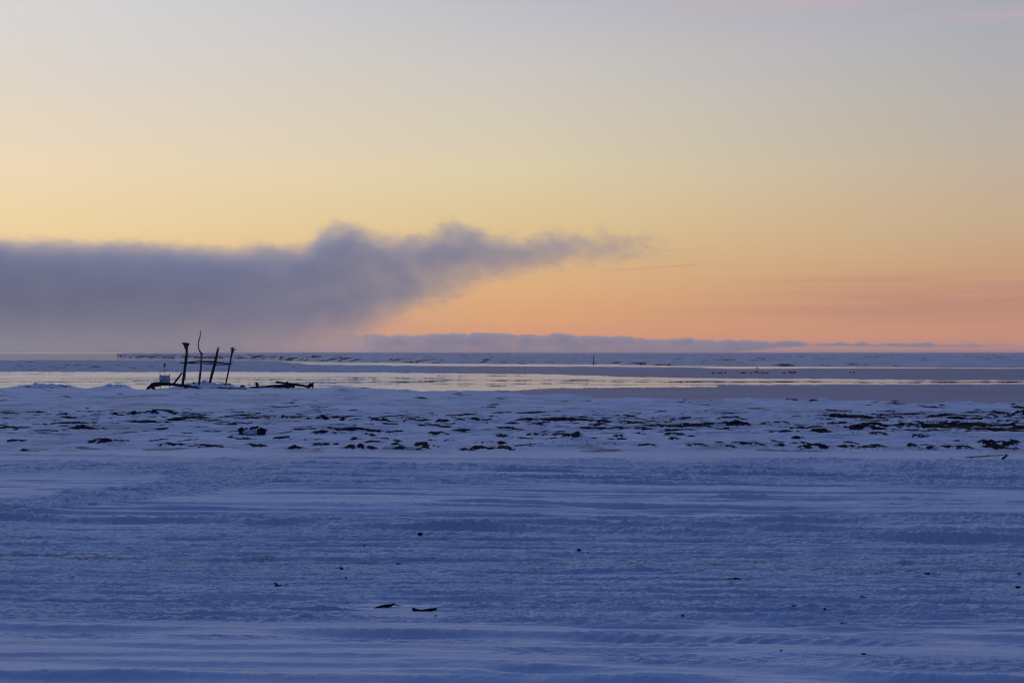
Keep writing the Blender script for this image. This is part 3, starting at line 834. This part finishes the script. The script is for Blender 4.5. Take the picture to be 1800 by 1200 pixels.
fog = cloud('fog_bank', 4300, 170, -1100, 1420, 270,
            [(-1100, 194), (-400, 208), (0, 218), (150, 214), (300, 210), (440, 206), (530, 208), (565, 232), (615, 242), (665, 234), (720, 222), (780, 242), (840, 240), (900, 222), (960, 228), (1040, 230), (1120, 224), (1200, 214), (1310, 206), (1420, 202)],
            [(-1100, -90), (0, -90), (400, -90), (500, -70), (560, -60), (620, -30), (690, 10), (760, 46), (820, 68), (900, 90), (1000, 114), (1100, 124), (1200, 140), (1310, 158), (1420, 180)],
            0.022, 60, 124, 54, 40, 0.011, (0.986, 0.987, 0.990), 0.66, thin=(0, 110, 0.42), erode=0.30, slim=(260, 900, 0.58), calm=(380, 620, 0.40))
tag(fog, 'long purple grey fog bank lying over the sea on the left', 'fog bank', kind=None)
row = cloud('cloud_row', 7200, 150, 560, 1800, 70,
            [(560, 32), (700, 33), (1000, 33), (1060, 30), (1120, 27), (1200, 25), (1300, 21), (1400, 19), (1500, 17), (1600, 16), (1700, 16), (1800, 15)],
            [(560, -40), (640, -30), (700, -24), (900, -20), (1050, -18), (1200, -12), (1300, -2), (1400, 7), (1600, 7), (1800, 7)],
            0.014, 3, 6, 22, 4, 0.0125, (0.985, 0.985, 0.99), 0.66, fade=710, thin=(2, 22, 0.62), erode=0.3, slim=(1000, 1500, 1.0))
tag(row, 'thin row of small puffy grey clouds low along the horizon', 'cloud')

# ------------------------------------------------------------------ haze over the sea
bm = bmesh.new()
bmesh.ops.create_cube(bm, size=1.0)
for v in bm.verts:
    v.co = Vector((v.co.x * 9000, 1750 + v.co.y * 3600, 2.3 + v.co.z * 6.6))
me = bpy.data.meshes.new('haze'); bm.to_mesh(me); bm.free()
m, nt, out = new_mat('haze_air')
v = N(nt, 'ShaderNodeVolumePrincipled')
v.inputs['Color'].default_value = (0.88, 0.86, 0.9, 1)
v.inputs['Density'].default_value = 1.2e-4
v.inputs['Anisotropy'].default_value = 0.55
nt.links.new(v.outputs[0], out.inputs['Volume'])
HAZE = link('haze', me, m, smooth=False)
tag(HAZE, kind='stuff')
# ------------------------------------------------------------------ builders for driftwood, stones and birds
def tube(bm, pts, rad, sides=9, seg=5, rough=0.12, seed=0, flat=1.0, close=True):
    """tapered, slightly knobbly limb through pts (Vectors) with a radius at each."""
    rnd = random.Random(seed)
    pts = [Vector(p) for p in pts]
    P_, R_ = [], []
    n = len(pts)
    for i in range(n - 1):                                   # Catmull-Rom
        p0 = pts[max(i - 1, 0)]; p1 = pts[i]; p2 = pts[i + 1]; p3 = pts[min(i + 2, n - 1)]
        for k in range(seg):
            t = k / seg
            P_.append(0.5 * ((2 * p1) + (p2 - p0) * t + (2 * p0 - 5 * p1 + 4 * p2 - p3) * t * t + (3 * p1 - p0 - 3 * p2 + p3) * t ** 3))
            R_.append(rad[i] * (1 - t) + rad[i + 1] * t)
    P_.append(pts[-1]); R_.append(rad[-1])
    rings = []
    up = Vector((0.31, 1.0, 0.12)).normalized()
    ph = [rnd.uniform(0, 6.28) for _ in range(4)]
    for i, (p, r) in enumerate(zip(P_, R_)):
        d = (P_[min(i + 1, len(P_) - 1)] - P_[max(i - 1, 0)]).normalized()
        a = d.cross(up)
        if a.length < 1e-3: a = d.cross(Vector((1, 0, 0)))
        a.normalize(); b_ = d.cross(a).normalized()
        ring = []
        for k in range(sides):
            an = 2 * math.pi * k / sides
            rr = r * (1 + rough * (math.sin(2 * an + ph[0] + i * .35) + 0.6 * math.sin(3 * an + ph[1] - i * .6) + rnd.uniform(-.5, .5)))
            ring.append(bm.verts.new(p + a * math.cos(an) * rr + b_ * math.sin(an) * rr * flat))
        rings.append(ring)
    for q0, q1 in zip(rings[:-1], rings[1:]):
        for k in range(sides):
            bm.faces.new((q0[k], q0[(k + 1) % sides], q1[(k + 1) % sides], q1[k]))
    if close:
        bm.faces.new(rings[0][::-1]); bm.faces.new(rings[-1])
    return rings


def finish(bm, name, mat, parent=None, smooth=True):
    bmesh.ops.recalc_face_normals(bm, faces=bm.faces)
    me = bpy.data.meshes.new(name); bm.to_mesh(me); bm.free()
    return link(name, me, mat, parent, smooth)


def pxr(r, Y): return r / F * Y


def limb(name, Y, pts, mat, parent=None, seed=0, extra=(), rough=0.12, sides=9, depth=None):
    """pts: (px, py, radius px [, metres behind Y]); extra: more limbs joined to the same mesh."""
    bm = bmesh.new()
    for k, pl in enumerate((pts,) + tuple(extra)):
        tube(bm, [at(p[0], p[1], Y + (p[3] if len(p) > 3 else 0)) for p in pl], [pxr(p[2], Y) for p in pl], sides, 5, rough, seed + k)
    return finish(bm, name, mat, parent)


def box(bm, c, sx, sy, sz, rot=None):
    r = bmesh.ops.create_cube(bm, size=1.0)
    Mx = Matrix.Translation(c) @ (rot or Matrix()) @ Matrix.Diagonal((sx, sy, sz, 1))
    bmesh.ops.transform(bm, matrix=Mx, verts=r['verts'])
    return r['verts']


def rock_mesh(bm, c, rx, ry, rz, seed, sub=3, jag=0.30):
    r = bmesh.ops.create_icosphere(bm, subdivisions=sub, radius=1.0)
    rnd = random.Random(seed)
    ox, oy = rnd.uniform(0, 99), rnd.uniform(0, 99)
    for v in r['verts']:
        n = v.co.normalized()
        a = float(perlin(n.x * 1.6 + ox, n.y * 1.6 + n.z * 1.3 + oy, seed)) + 0.5 * float(perlin(n.x * 3.7 + oy, n.z * 3.7 + n.y * 2 + ox, seed + 1))
        q = n * (1 + jag * a)
        # flattened facets
        q.x = round(q.x * 5) / 5 * 0.25 + q.x * 0.75
        q.z = round(q.z * 4) / 4 * 0.25 + q.z * 0.75
        v.co = Vector(c) + Vector((q.x * rx, q.y * ry, q.z * rz))


# ---- the driftwood rack: four upright trunks joined by rails
YD = 78.0
base = at(358, 683, YD)
rack = empty('driftwood_rack', (base.x, YD, GZ))
tag(rack, 'rack of four leaning driftwood trunks joined by thin horizontal poles', 'driftwood rack')
limb('post', YD, [(320.6, 686, 2.7), (321.0, 676, 2.7), (323.4, 660, 2.5), (326.0, 640, 2.3), (327.9, 622, 2.0), (328.2, 613, 2.5)], M_WOOD, rack, 3,
     extra=([(328.2, 614, 2.2), (326.6, 608, 3.9), (325.8, 604.6, 4.3), (326.0, 602.4, 3.4)], [(325.5, 605.8, 3.0), (322.6, 603.8, 2.0), (320.3, 602.6, 0.7)], [(328.0, 608, 2.6), (330.5, 604.6, 2.3), (330.2, 602.6, 1.2)], [(326.0, 604, 2.0), (327.4, 601.8, 0.8)]))
limb('brace', YD, [(304.5, 674, 1.5, -.1), (308.6, 670.4, 2.0, -.1), (313.5, 663.5, 1.4, -.1), (320.5, 654.5, 1.2, -.05)], M_WOOD, rack, 11)
limb('post', YD + .4, [(349.2, 686, 2.0), (349.8, 676, 2.0), (352.0, 656, 1.7), (353.6, 638, 1.6), (354.4, 622.5, 1.7)], M_PALEWOOD, rack, 5,
     extra=([(354.2, 624, 1.5), (352.6, 619.6, 1.35), (349.6, 613.5, 1.1), (348.6, 606, 1.05), (349.6, 599, 1.0), (351.2, 593.5, .95), (352.4, 586, .8), (353.3, 580.2, .6)], [(354.4, 624, 1.2), (355.7, 621.6, .95), (356.2, 619.4, .6)]))
limb('post', YD + .2, [(366.2, 686, 2.8), (367.6, 677, 2.7), (372.2, 660, 2.4), (377.0, 641, 2.2), (381.0, 624, 2.0), (383.2, 612.6, 1.9)], M_WOOD, rack, 8,
     extra=([(382.4, 614, 1.2), (383.0, 610.4, .7), (383.4, 607.6, .25)], [(384.0, 614.5, .9), (385.2, 611.4, .6), (385.8, 609.4, .2)], [(379.0, 632, 2.2), (380.2, 629.4, 2.3), (380.6, 627, 1.9)]))
limb('post', YD + .5, [(395.6, 686, 1.5), (396.4, 678, 1.5), (400.4, 658, 1.4), (404.6, 637, 1.35), (407.6, 621, 1.6), (408.8, 614.5, 2.4), (409.2, 611.5, 2.0)], M_WOOD, rack, 13,
     extra=([(408.6, 613.6, 1.6), (406.4, 612.0, 1.0), (404.4, 611.2, .4)], [(409.0, 613, 1.5), (409.6, 610.6, .9), (409.9, 608.9, .3)], [(409.4, 615.0, 1.7), (412.6, 614.2, 1.1), (416.8, 614.1, .4)], [(408.4, 615.2, 1.5), (406.0, 616.0, .9), (404.8, 615.6, .3)], [(409.0, 616.8, 1.4), (411.2, 618.2, .8), (412.0, 618.9, .3)]))
limb('rail', YD + .1, [(316.4, 637.4, 0.96, -.12), (330, 637.6, 0.96, -.12), (351, 638.4, 1.02, .1), (370, 639.6, 0.90, .1), (384, 641.3, 0.77, .05)], M_WOOD, rack, 21, sides=7)
limb('rail', YD + .1, [(327.5, 637.0, 0.77, -.14), (340, 635.8, 0.96, 0), (353.5, 634.0, 0.90, .2)], M_WOOD, rack, 22, sides=7)
limb('rail', YD + .1, [(351, 635.0, 1.28, .08), (364, 635.7, 1.47, 0), (378, 636.6, 1.60, -.08), (392, 638.2, 1.34, .1), (406.5, 639.6, 1.15, .25)], M_WOOD, rack, 23, sides=7)
limb('rail', YD + .1, [(378, 641.4, 0.96, -.1), (390, 640.9, 0.83, .1), (401, 640.3, 1.02, .2), (407.8, 639.0, 1.15, .3)], M_WOOD, rack, 24, sides=7)
limb('cord', YD, [(326.0, 654, .25), (326.3, 665, .25), (326.2, 677.5, .25)], M_CORD, rack, 31, sides=5)
limb('cord', YD + .4, [(408.4, 630, .18), (408.6, 637, .18)], M_CORD, rack, 32, sides=5)

# ---- logs in front of and beside the rack
limb('driftwood_log', YD - .9, [(258.4, 682.6, 1.5), (262.5, 680.2, 3.2), (268, 677.2, 4.3), (276, 675.2, 3.9), (287, 674.6, 3.1), (302, 675.2, 2.9), (320, 677.4, 2.6), (338, 680.0, 1.8), (352, 681.8, 1.0)], M_DARKWOOD, None, 41,
     extra=([(266, 679, 3.0), (270, 682.2, 2.6), (273.4, 684.6, 1.4)], [(263, 680, 2.4), (259.6, 683.2, 1.9), (257.6, 684.9, .9)], [(268, 675.6, 2.2), (266.4, 673.6, 1.4), (266.9, 672.8, .5)]), sides=11)
tag(bpy.data.objects['driftwood_log'], 'thick dark driftwood log arching over the snow beneath the white sign board', 'log')
o = limb('driftwood_log', YD - 1.2, [(324, 682.2, 2.4), (334, 681.9, 2.1), (360, 682.3, 1.8), (392, 682.6, 1.5), (420, 682.9, 1.3), (434, 683.2, .8)], M_DARKWOOD, None, 45)
tag(o, 'long thin straight dark log lying flat in front of the rack posts', 'log')
o = limb('driftwood_log', YD, [(438, 680.6, .9), (450, 680.2, 1.5), (470, 679.2, 2.0), (488, 678.2, 2.4), (503, 678.2, 3.0), (518, 679.4, 2.2)], M_DARKWOOD, None, 47,
         extra=([(500, 678, 2.6), (505, 680.4, 2.2), (508, 682, 1.4)], [(494, 678, 2.2), (490, 680.6, 1.8)]))
tag(o, 'low dark log running from the small stump under the crossing log', 'log')
o = limb('driftwood_log', YD - .5, [(484.6, 671.7, 1.8), (492, 672.2, 1.9), (504, 673.8, 2.1), (518, 675.6, 2.1), (532, 677.6, 2.0), (541, 679.4, 2.0)], M_DARKWOOD, None, 51,
         extra=([(503.5, 673.0, 1.6), (505.4, 671.2, 1.4), (506.4, 671.0, .8)],))
tag(o, 'dark log with raised left end lying across the other log', 'log')
o = limb('root_stump', YD - .2, [(540.5, 680.5, 1.8), (545, 677.4, 3.6), (548.4, 676.2, 2.9), (550.2, 678.4, 1.6)], M_DARKWOOD, None, 55,
         extra=([(545, 677.5, 2.4), (545.6, 674.4, 1.7), (546.6, 673.0, .8)], [(548.6, 678, 1.9), (549.8, 674.6, 1.4), (550.8, 671.4, .9)], [(549, 677, 1.8), (549.8, 680, 1.6), (550.2, 682.2, 1.1)], [(543, 679, 2.2), (540, 681.6, 1.6)]))
tag(o, 'forked root stump at the right end of the driftwood logs', 'stump')
o = limb('wood_stump', YD + .3, [(453.4, 682.4, 2.5), (452.4, 677.6, 2.4), (451.4, 674.4, 2.5), (451.0, 672.4, 2.3)], M_DARKWOOD, None, 58,
         extra=([(450.6, 673.4, 1.7), (449.2, 673.0, 1.1), (448.6, 673.4, .5)],), sides=8)
tag(o, 'short leaning stump standing alone left of the crossed logs', 'stump')
# loose wood on the little mound round the posts
for i, (px, py, rx, rz, lb) in enumerate(((374, 676.6, 4.5, 1.3, 'dark flat chunk of wood on snow between the second and third rack posts'),
                                          (389.5, 680.2, 4.2, 2.0, 'rounded dark chunk of wood on snow beside the fourth rack post'),
                                          (426.5, 678.6, 4.6, 1.5, 'dark lump of wood on snow between the rack and the stump'),
                                          (345, 676.6, 5.0, 0.9, 'thin dark chunk of wood on snow behind the arching log'),
                                          (362, 680.0, 3.0, 1.2, 'small dark chunk of wood at the foot of the second rack post'))):
    bm = bmesh.new()
    Y0 = YD + (0.6 if i != 2 else 0.2)
    rock_mesh(bm, at(px, py, Y0), pxr(rx, Y0), pxr(rx * .6, Y0), pxr(rz * 1.25, Y0), 400 + i)
    tag(finish(bm, 'driftwood_chunk', M_DARKWOOD), lb, 'driftwood', 'loose driftwood around the rack')

# ---- sign board on two stakes
YS = YD + 1.2
sg = empty('sign_board', (at(289.5, 683, YS).x, YS, GZ))
tag(sg, 'low white sign board on two stakes behind the arching log', 'sign')
bm = bmesh.new()
c = at(289.4, 666.2, YS)
box(bm, c, pxr(18.4, YS), 0.03, pxr(13.6, YS), Matrix.Rotation(R(-1.6), 4, 'Y').inverted() @ Matrix())
bmesh.ops.bevel(bm, geom=bm.edges[:], offset=0.006, segments=1, affect='EDGES')
finish(bm, 'board', M_BOARD, sg, False)
for a, tp in ((281.4, 655.6), (298.2, 657.2)):
    limb('stake', YS + .05, [(a, 686, .75), (a, 670, .75), (a, tp, .7)], M_WOOD, sg, int(a), sides=6, rough=.05)
# two rows of worn lettering, made of short strokes
STROKES = {'N': [(0, 0, 0, 1), (0, 1, 1, 0), (1, 0, 1, 1)], 'O': [(0, 0, 0, 1), (0, 1, 1, 1), (1, 1, 1, 0), (1, 0, 0, 0)],
           'H': [(0, 0, 0, 1), (1, 0, 1, 1), (0, .5, 1, .5)], 'E': [(0, 0, 0, 1), (0, 1, 1, 1), (0, .5, .8, .5), (0, 0, 1, 0)],
           'I': [(.5, 0, .5, 1)], 'L': [(0, 1, 0, 0), (0, 0, 1, 0)], 'T': [(0, 1, 1, 1), (.5, 0, .5, 1)], 'R': [(0, 0, 0, 1), (0, 1, 1, 1), (1, 1, 1, .5), (1, .5, 0, .5), (.4, .5, 1, 0)]}
bm = bmesh.new()
up_ = pxr(1, YS)


def letters(word, x0, yb, wch, hch, gap):
    for ch in word:
        if ch != ' ':
            for (a, b_, c2, d) in STROKES[ch]:
                p = Vector((at(x0 + a * wch, 0, YS).x, YS - .0185, at(0, yb - b_ * hch, YS).z))
                q = Vector((at(x0 + c2 * wch, 0, YS).x, YS - .0185, at(0, yb - d * hch, YS).z))
                mid_, dv = (p + q) / 2, q - p
                box(bm, mid_, dv.length + .008, .004, .0125, Matrix.Rotation(-math.atan2(dv.z, dv.x), 4, 'Y'))
        x0 += wch + gap


letters('NO', 287.4, 666.0, 1.25, 1.8, .35)
finish(bm, 'lettering', M_INK, sg, False)
bm = bmesh.new()
letters('TRHNIOT', 282.4, 669.7, .84, 1.9, .33)
finish(bm, 'lettering', M_INK, sg, False)
bm = bmesh.new()
letters('LINE', 291.8, 669.7, .84, 1.9, .33)
finish(bm, 'lettering', M_INK, sg, False)

# ---- yellow marker on a thin rod
YM = YD + 2.2
mk = empty('marker_rod', (at(289.4, 683, YM).x, YM, GZ))
tag(mk, 'yellow panel on a thin rod rising behind the white sign', 'marker')
limb('rod', YM, [(289.7, 686, .33), (289.6, 660, .33), (289.4, 640, .3)], M_METAL, mk, 1, sides=7, rough=0.0)
bm = bmesh.new()
box(bm, at(289.25, 641.7, YM - .03), pxr(3.7, YM), .05, pxr(7.2, YM))
bmesh.ops.bevel(bm, geom=bm.edges[:], offset=0.012, segments=2, affect='EDGES')
finish(bm, 'panel', M_YELLOW, mk, False)

# ---- beacon post out on the spit
YB = 366.0
bp_ = empty('beacon_post', (at(1043.7, 638, YB).x, YB, 0.1))
tag(bp_, 'distant dark post with small crossbar standing at the snowfield edge', 'post')
limb('pole', YB, [(1043.7, 641.0, .95), (1043.7, 634, .75), (1043.7, 625.6, .6)], M_DARKWOOD, bp_, 2, sides=8, rough=.04)
limb('crossbar', YB - .1, [(1038.6, 626.4, .22), (1043.7, 626.1, .34), (1047.6, 626.5, .22)], M_DARKWOOD, bp_, 3, sides=6, rough=.04)

# ---- clods of dark soil and rock heaped on the hummock field
CL = [(424.0, 756.6, 5.2, 5.6, 'leftmost rough dark rock of the heap on the snow'), (433.4, 754.6, 3.6, 3.0, 'small dark rock in the heap beside its leftmost rock'),
      (433.5, 760.2, 4.4, 1.6, 'flat dark rock at the foot of the rock heap'), (444.6, 753.8, 4.8, 4.0, 'rounded dark rock in the middle of the rock heap'),
      (452.0, 750.4, 2.8, 1.7, 'pointed dark rock on top of the rock heap'), (459.6, 757.6, 7.4, 5.6, 'largest dark rock at the right end of the rock heap')]
YR = 35.2
bm = bmesh.new()
for i, (px, py, rx, rz) in enumerate(((441, 760, 22, 5.0), (436, 757.5, 10, 5.0), (452, 757, 9, 5.4), (446, 759.5, 12, 3.5))):
    rock_mesh(bm, at(px, py, YR + .25), pxr(rx, YR), .34, pxr(rz, YR), 470 + i, 3, .18)
tag(finish(bm, 'snow_heap', M_SNOW), 'small heap of snow packed between the dark rocks', 'snow heap')
for i, (px, py, rx, rz, lb) in enumerate(CL):
    bm = bmesh.new()
    Y0 = YR + (0.0 if i in (0, 2, 5) else .12)
    rock_mesh(bm, at(px, py, Y0), pxr(rx, Y0), pxr(rx * .75, Y0), pxr(rz, Y0), 500 + i, 4, .42)
    tag(finish(bm, 'rock', M_ROCK, smooth=False), lb, 'rock', 'dark rocks heaped on the snow')

# ---- stones lying on the driven snow
ST = [(738.5, 938, 4.2, 2.9, 'dark stone standing alone on churned snow above the two sticks'),
      (1018, 967.2, 3.6, 3.2, 'angular dark stone right of centre on the driven snow'),
      (1034, 971.6, 2.4, 1.2, 'tiny stone just right of the angular dark stone'),
      (1175.5, 1044, 4.0, 1.9, 'flat dark stone on snow in the lower right middle'),
      (326.5, 988.4, 1.9, 1.5, 'tiny dark stone at the left near the brown dirt streak'),
      (195, 1007, 1.8, 1.3, 'tiny dark stone farthest left on the driven snow'),
      (293.5, 1071, 3.4, 1.3, 'flat little stone left of the two sticks'),
      (1449.5, 1069.6, 2.3, 1.8, 'round dark pebble on snow right of the lone flat stone'),
      (1396, 1064, 4.6, 1.2, 'thin dark clod of earth left of the round pebble'),
      (1789, 1031.6, 5.0, 2.2, 'dark clod of earth at the right edge of the photo'),
      (1644, 1080.4, 2.2, 1.5, 'tiny dark stone low on the right between the ruts'),
      (1718.5, 1101, 2.0, 1.4, 'tiny dark stone near the lower right corner above the ruts'),
      (1518, 1148.6, 4.4, 1.5, 'flat dark clod in the rut at the lower right'),
      (1373, 1142, 2.2, 1.3, 'small brown stone beside a smooth rut at lower right'),
      (608, 1015, 2.2, 1.6, 'tiny stone on the snow above the bent stick'),
      (766, 1081.6, 2.2, 1.2, 'tiny dark chip just under the curved piece of bark'),
      (1200, 1081.0, 2.6, 1.4, 'small reddish stone below the lone flat stone'),
      (1630, 1008.4, 7.0, 2.4, 'lump of dark earth in the dirt patch at right')]
for i, (px, py, rx, rz, lb) in enumerate(ST):
    Y0 = 5000.0 / (py + rz * .7 - HZ)
    X0 = (px - 900) / F * Y0
    for _ in range(4):
        zg = ground_z(X0, Y0)
        Y0 = (CAMZ - zg) * F / (py + rz * .6 - HZ); X0 = (px - 900) / F * Y0
    bm = bmesh.new()
    rock_mesh(bm, Vector((X0, Y0, zg + pxr(rz * .55, Y0))), pxr(rx, Y0), pxr(rx * .8, Y0), pxr(rz, Y0), 600 + i, 3, .38)
    tag(finish(bm, 'stone', M_ROCK, smooth=False), lb, 'stone', 'loose stones on the driven snow')


def settle(px, py):
    Y0 = 5000.0 / (py - HZ)
    for _ in range(4):
        zg = ground_z((px - 900) / F * Y0, Y0)
        Y0 = (CAMZ - zg) * F / (py - HZ)
    return Y0


# ---- two pieces of driftwood in the foreground
Y1 = settle(676, 1068)
o = limb('stick', Y1, [(659.3, 1068.2, 1.3, -.02), (663, 1067.0, 1.7, 0), (671, 1064.8, 2.3, .02), (679, 1064.2, 2.6, .03), (687, 1063.2, 2.2, .03), (692, 1061.2, 1.8, .03), (696, 1062.6, .9, .03), (702, 1063.6, .55, .03), (707.5, 1064.2, .3, .03)], M_BARK, None, 71,
         extra=([(690, 1062.4, 1.4, .03), (692.5, 1060.2, .9, .03), (693.6, 1059.6, .3, .03)], [(677, 1065.4, 1.6, .02), (680, 1067.4, 1.1, .0), (682, 1068.2, .4, -.01)]), rough=.16)
tag(o, 'bent dark stick with a thin tip, left of the curved piece of bark', 'stick')
Y2 = settle(746, 1073.5)
bm = bmesh.new()
cl_ = [(724.4, 1069.8, 2.7), (729, 1070.6, 2.7), (735, 1072.2, 2.6), (741, 1073.2, 2.7), (748, 1072.7, 2.9), (756, 1071.4, 2.9), (763, 1070.2, 2.6), (767.6, 1069.4, 2.0)]
tube(bm, [at(a, b_, Y2) for a, b_, _ in cl_], [pxr(r, Y2) for *_, r in cl_], 9, 5, .07, 73, 0.55)
tube(bm, [at(766, 1069.6, Y2), at(767.4, 1071.6, Y2 - .01), at(767.4, 1073.6, Y2 - .02)], [pxr(r, Y2) for r in (.9, .55, .25)], 6, 4, .1, 74)
tag(finish(bm, 'bark_piece', M_BARK), 'curved dark brown piece of bark, right of the bent stick', 'bark')

# ---- dead branch half buried on the right
YBb = settle(1735, 807)
o = limb('branch', YBb, [(1695, 803.8, .5), (1702, 803.0, .85), (1712, 802.6, 1.0), (1726, 802.0, .95), (1738, 801.0, .85), (1752, 800.0, .7), (1764, 799.6, .6)], M_PALEWOOD, None, 81,
         extra=([(1710, 802.8, .7), (1702, 807.2, .55), (1690.5, 813.4, .3)], [(1731, 801.6, .5), (1738, 799.4, .4), (1744, 798.6, .25)], [(1745, 800.6, .5), (1753, 803.6, .4), (1757, 800.2, .3)]), rough=.14, sides=7)
tag(o, 'thin pale forked branch lying on smooth snow at the right', 'branch')
o = limb('branch', YBb - .2, [(1758.8, 809.6, .7), (1763.6, 804.6, 1.5), (1768.6, 799.6, 1.7), (1770.4, 797.6, .9)], M_WOOD, None, 85,
         extra=([(1767, 801.6, 1.2), (1771.4, 801.0, .9), (1772.4, 799.2, .4)], [(1764, 804.4, 1.0), (1768.0, 805.2, .6), (1769.5, 805.0, .3)]), rough=.16, sides=7)
tag(o, 'short thick dark branch poking up beside the pale forked branch', 'branch')

# ---- dry grass poking through the hummock field
bm = bmesh.new()
rnd = random.Random(5)
for (gx, gy, n, sp) in ((1005, 735, 60, 14), (97, 745, 26, 8), (235, 742, 16, 6), (135, 747, 14, 6), (1033, 758, 10, 6), (1130, 758, 6, 4), (1205, 750, 10, 8), (690, 762, 14, 8), (185, 790, 6, 4), (1470, 741, 30, 20), (1560, 744, 30, 24), (60, 722, 30, 40), (430, 772, 8, 20),
                        (1100, 736, 40, 40), (1640, 742, 30, 30), (1000, 786, 50, 70), (1340, 788, 50, 60), (1560, 792, 50, 60), (720, 735, 40, 60), (300, 742, 50, 60)):
    for _ in range(n):
        px, py = gx + rnd.gauss(0, sp), gy + rnd.gauss(0, 2.0)
        Y0 = 5000.0 / (min(py, 793) - HZ)
        X0 = (px - 900) / F * Y0
        zg = ground_z(X0, Y0)
        h = rnd.uniform(.025, .075); l = rnd.uniform(-.06, .08); wd = .0035
        p0, p1, p2 = Vector((X0, Y0, zg - .01)), Vector((X0 + l * .4, Y0, zg + h * .6)), Vector((X0 + l, Y0 - .01, zg + h))
        a = [bm.verts.new(p0 + Vector((-wd, 0, 0))), bm.verts.new(p0 + Vector((wd, 0, 0))), bm.verts.new(p1 + Vector((wd * .8, .002, 0))), bm.verts.new(p1 + Vector((-wd * .8, .002, 0))), bm.verts.new(p2)]
        bm.faces.new(a[:4]); bm.faces.new((a[3], a[2], a[4]))
tag(finish(bm, 'dry_grass', M_DARKWOOD, smooth=False), kind='stuff')


# ---- gulls resting on the grey ice
def bird_mesh(standing):
    bm = bmesh.new()
    L_ = .46
    zb = .17 if standing else .10
    tube(bm, [Vector((-.26, 0, zb + .015)), Vector((-.17, 0, zb + .01)), Vector((-.05, 0, zb)), Vector((.08, 0, zb + .02)), Vector((.155, 0, zb + .07)), Vector((.185, 0, zb + .13)), Vector((.215, 0, zb + .165)), Vector((.262, 0, zb + .15))],
         [.012, .045, .085, .083, .052, .036, .042, .010], 10, 5, .02, 3)
    if standing:
        for s in (-1, 1):
            tube(bm, [Vector((.0, .03 * s, zb - .06)), Vector((.01, .03 * s, .03)), Vector((.03, .03 * s, .005))], [.011, .009, .012], 6, 3, 0, 4)
    # folded wings lie along the back
    for s in (-1, 1):
        tube(bm, [Vector((.10, .055 * s, zb + .04)), Vector((-.05, .075 * s, zb + .04)), Vector((-.2, .04 * s, zb + .035)), Vector((-.31, .012 * s, zb + .04))], [.03, .045, .028, .006], 8, 4, .02, 5)
    bmesh.ops.recalc_face_normals(bm, faces=bm.faces)
    me = bpy.data.meshes.new('bird_standing' if standing else 'bird_resting')
    bm.to_mesh(me); bm.free()
    return me


ME_ST, ME_RE = bird_mesh(True), bird_mesh(False)
for me in (ME_ST, ME_RE):
    me.materials.append(M_FEATHER)
    me.polygons.foreach_set('use_smooth', [True] * len(me.polygons))
BIRDS = [(1254, 0, 8, 1.05, 'leftmost dark bird of the row resting on the grey ice'), (1263.6, 0, 170, .95, 'resting bird touching its twin, second place in the ice row'), (1267.4, 0, 10, .9, 'resting bird just right of its twin, third in the ice row'),
         (1275.2, 1, 60, 1.0, 'upright bird alone before the wide gap in the row'), (1304.6, 0, 5, 1.0, 'resting bird just past the wide gap in the row'), (1308.4, 1, 15, .95, 'standing bird close behind the resting one past the gap'),
         (1320.2, 0, 20, .85, 'small resting bird midway along the row'), (1329.4, 1, 10, 1.15, 'largest standing bird in the middle of the row'), (1334.2, 0, 70, .8, 'tiny hunched bird right of the largest standing bird'),
         (1340.2, 0, 178, 1.05, 'long low resting bird right of the hunched one'), (1348.2, 0, 4, 1.0, 'low resting bird ending the middle cluster'), (1378.4, 0, 12, .9, 'resting bird at the left of the right-hand cluster of four'),
         (1388.4, 1, 30, 1.1, 'upright bird in the right-hand cluster, head raised'), (1392.4, 0, 175, .9, 'low bird between two upright birds in the right-hand cluster'), (1396.8, 1, 160, 1.15, 'upright bird at the right end of the cluster of four'),
         (1494.6, 1, 75, .95, 'left one of the two birds standing apart at far right'), (1501, 1, 110, 1.05, 'right one of the two birds standing apart at far right')]
for i, (px, st_, rz, sc, lb) in enumerate(BIRDS):
    YB_ = 207.0 + (i * 37 % 5) - 2
    o = bpy.data.objects.new('bird', ME_ST if st_ else ME_RE)
    COL.objects.link(o)
    o.location = ((px - 900) / F * YB_, YB_, 0.075)
    o.rotation_euler = (0, 0, R(rz))
    o.scale = (sc, sc, sc)
    tag(o, lb, 'bird', 'birds resting on the grey ice')
YB_ = 8000 / (648.6 - HZ)
o = bpy.data.objects.new('bird', ME_RE); COL.objects.link(o)
o.location = ((1331 - 900) / F * YB_, YB_, 0.05); o.scale = (1.1, 1.1, 1.1)
tag(o, 'lone dark bird on the farther ice edge behind the row', 'bird', 'birds resting on the grey ice')
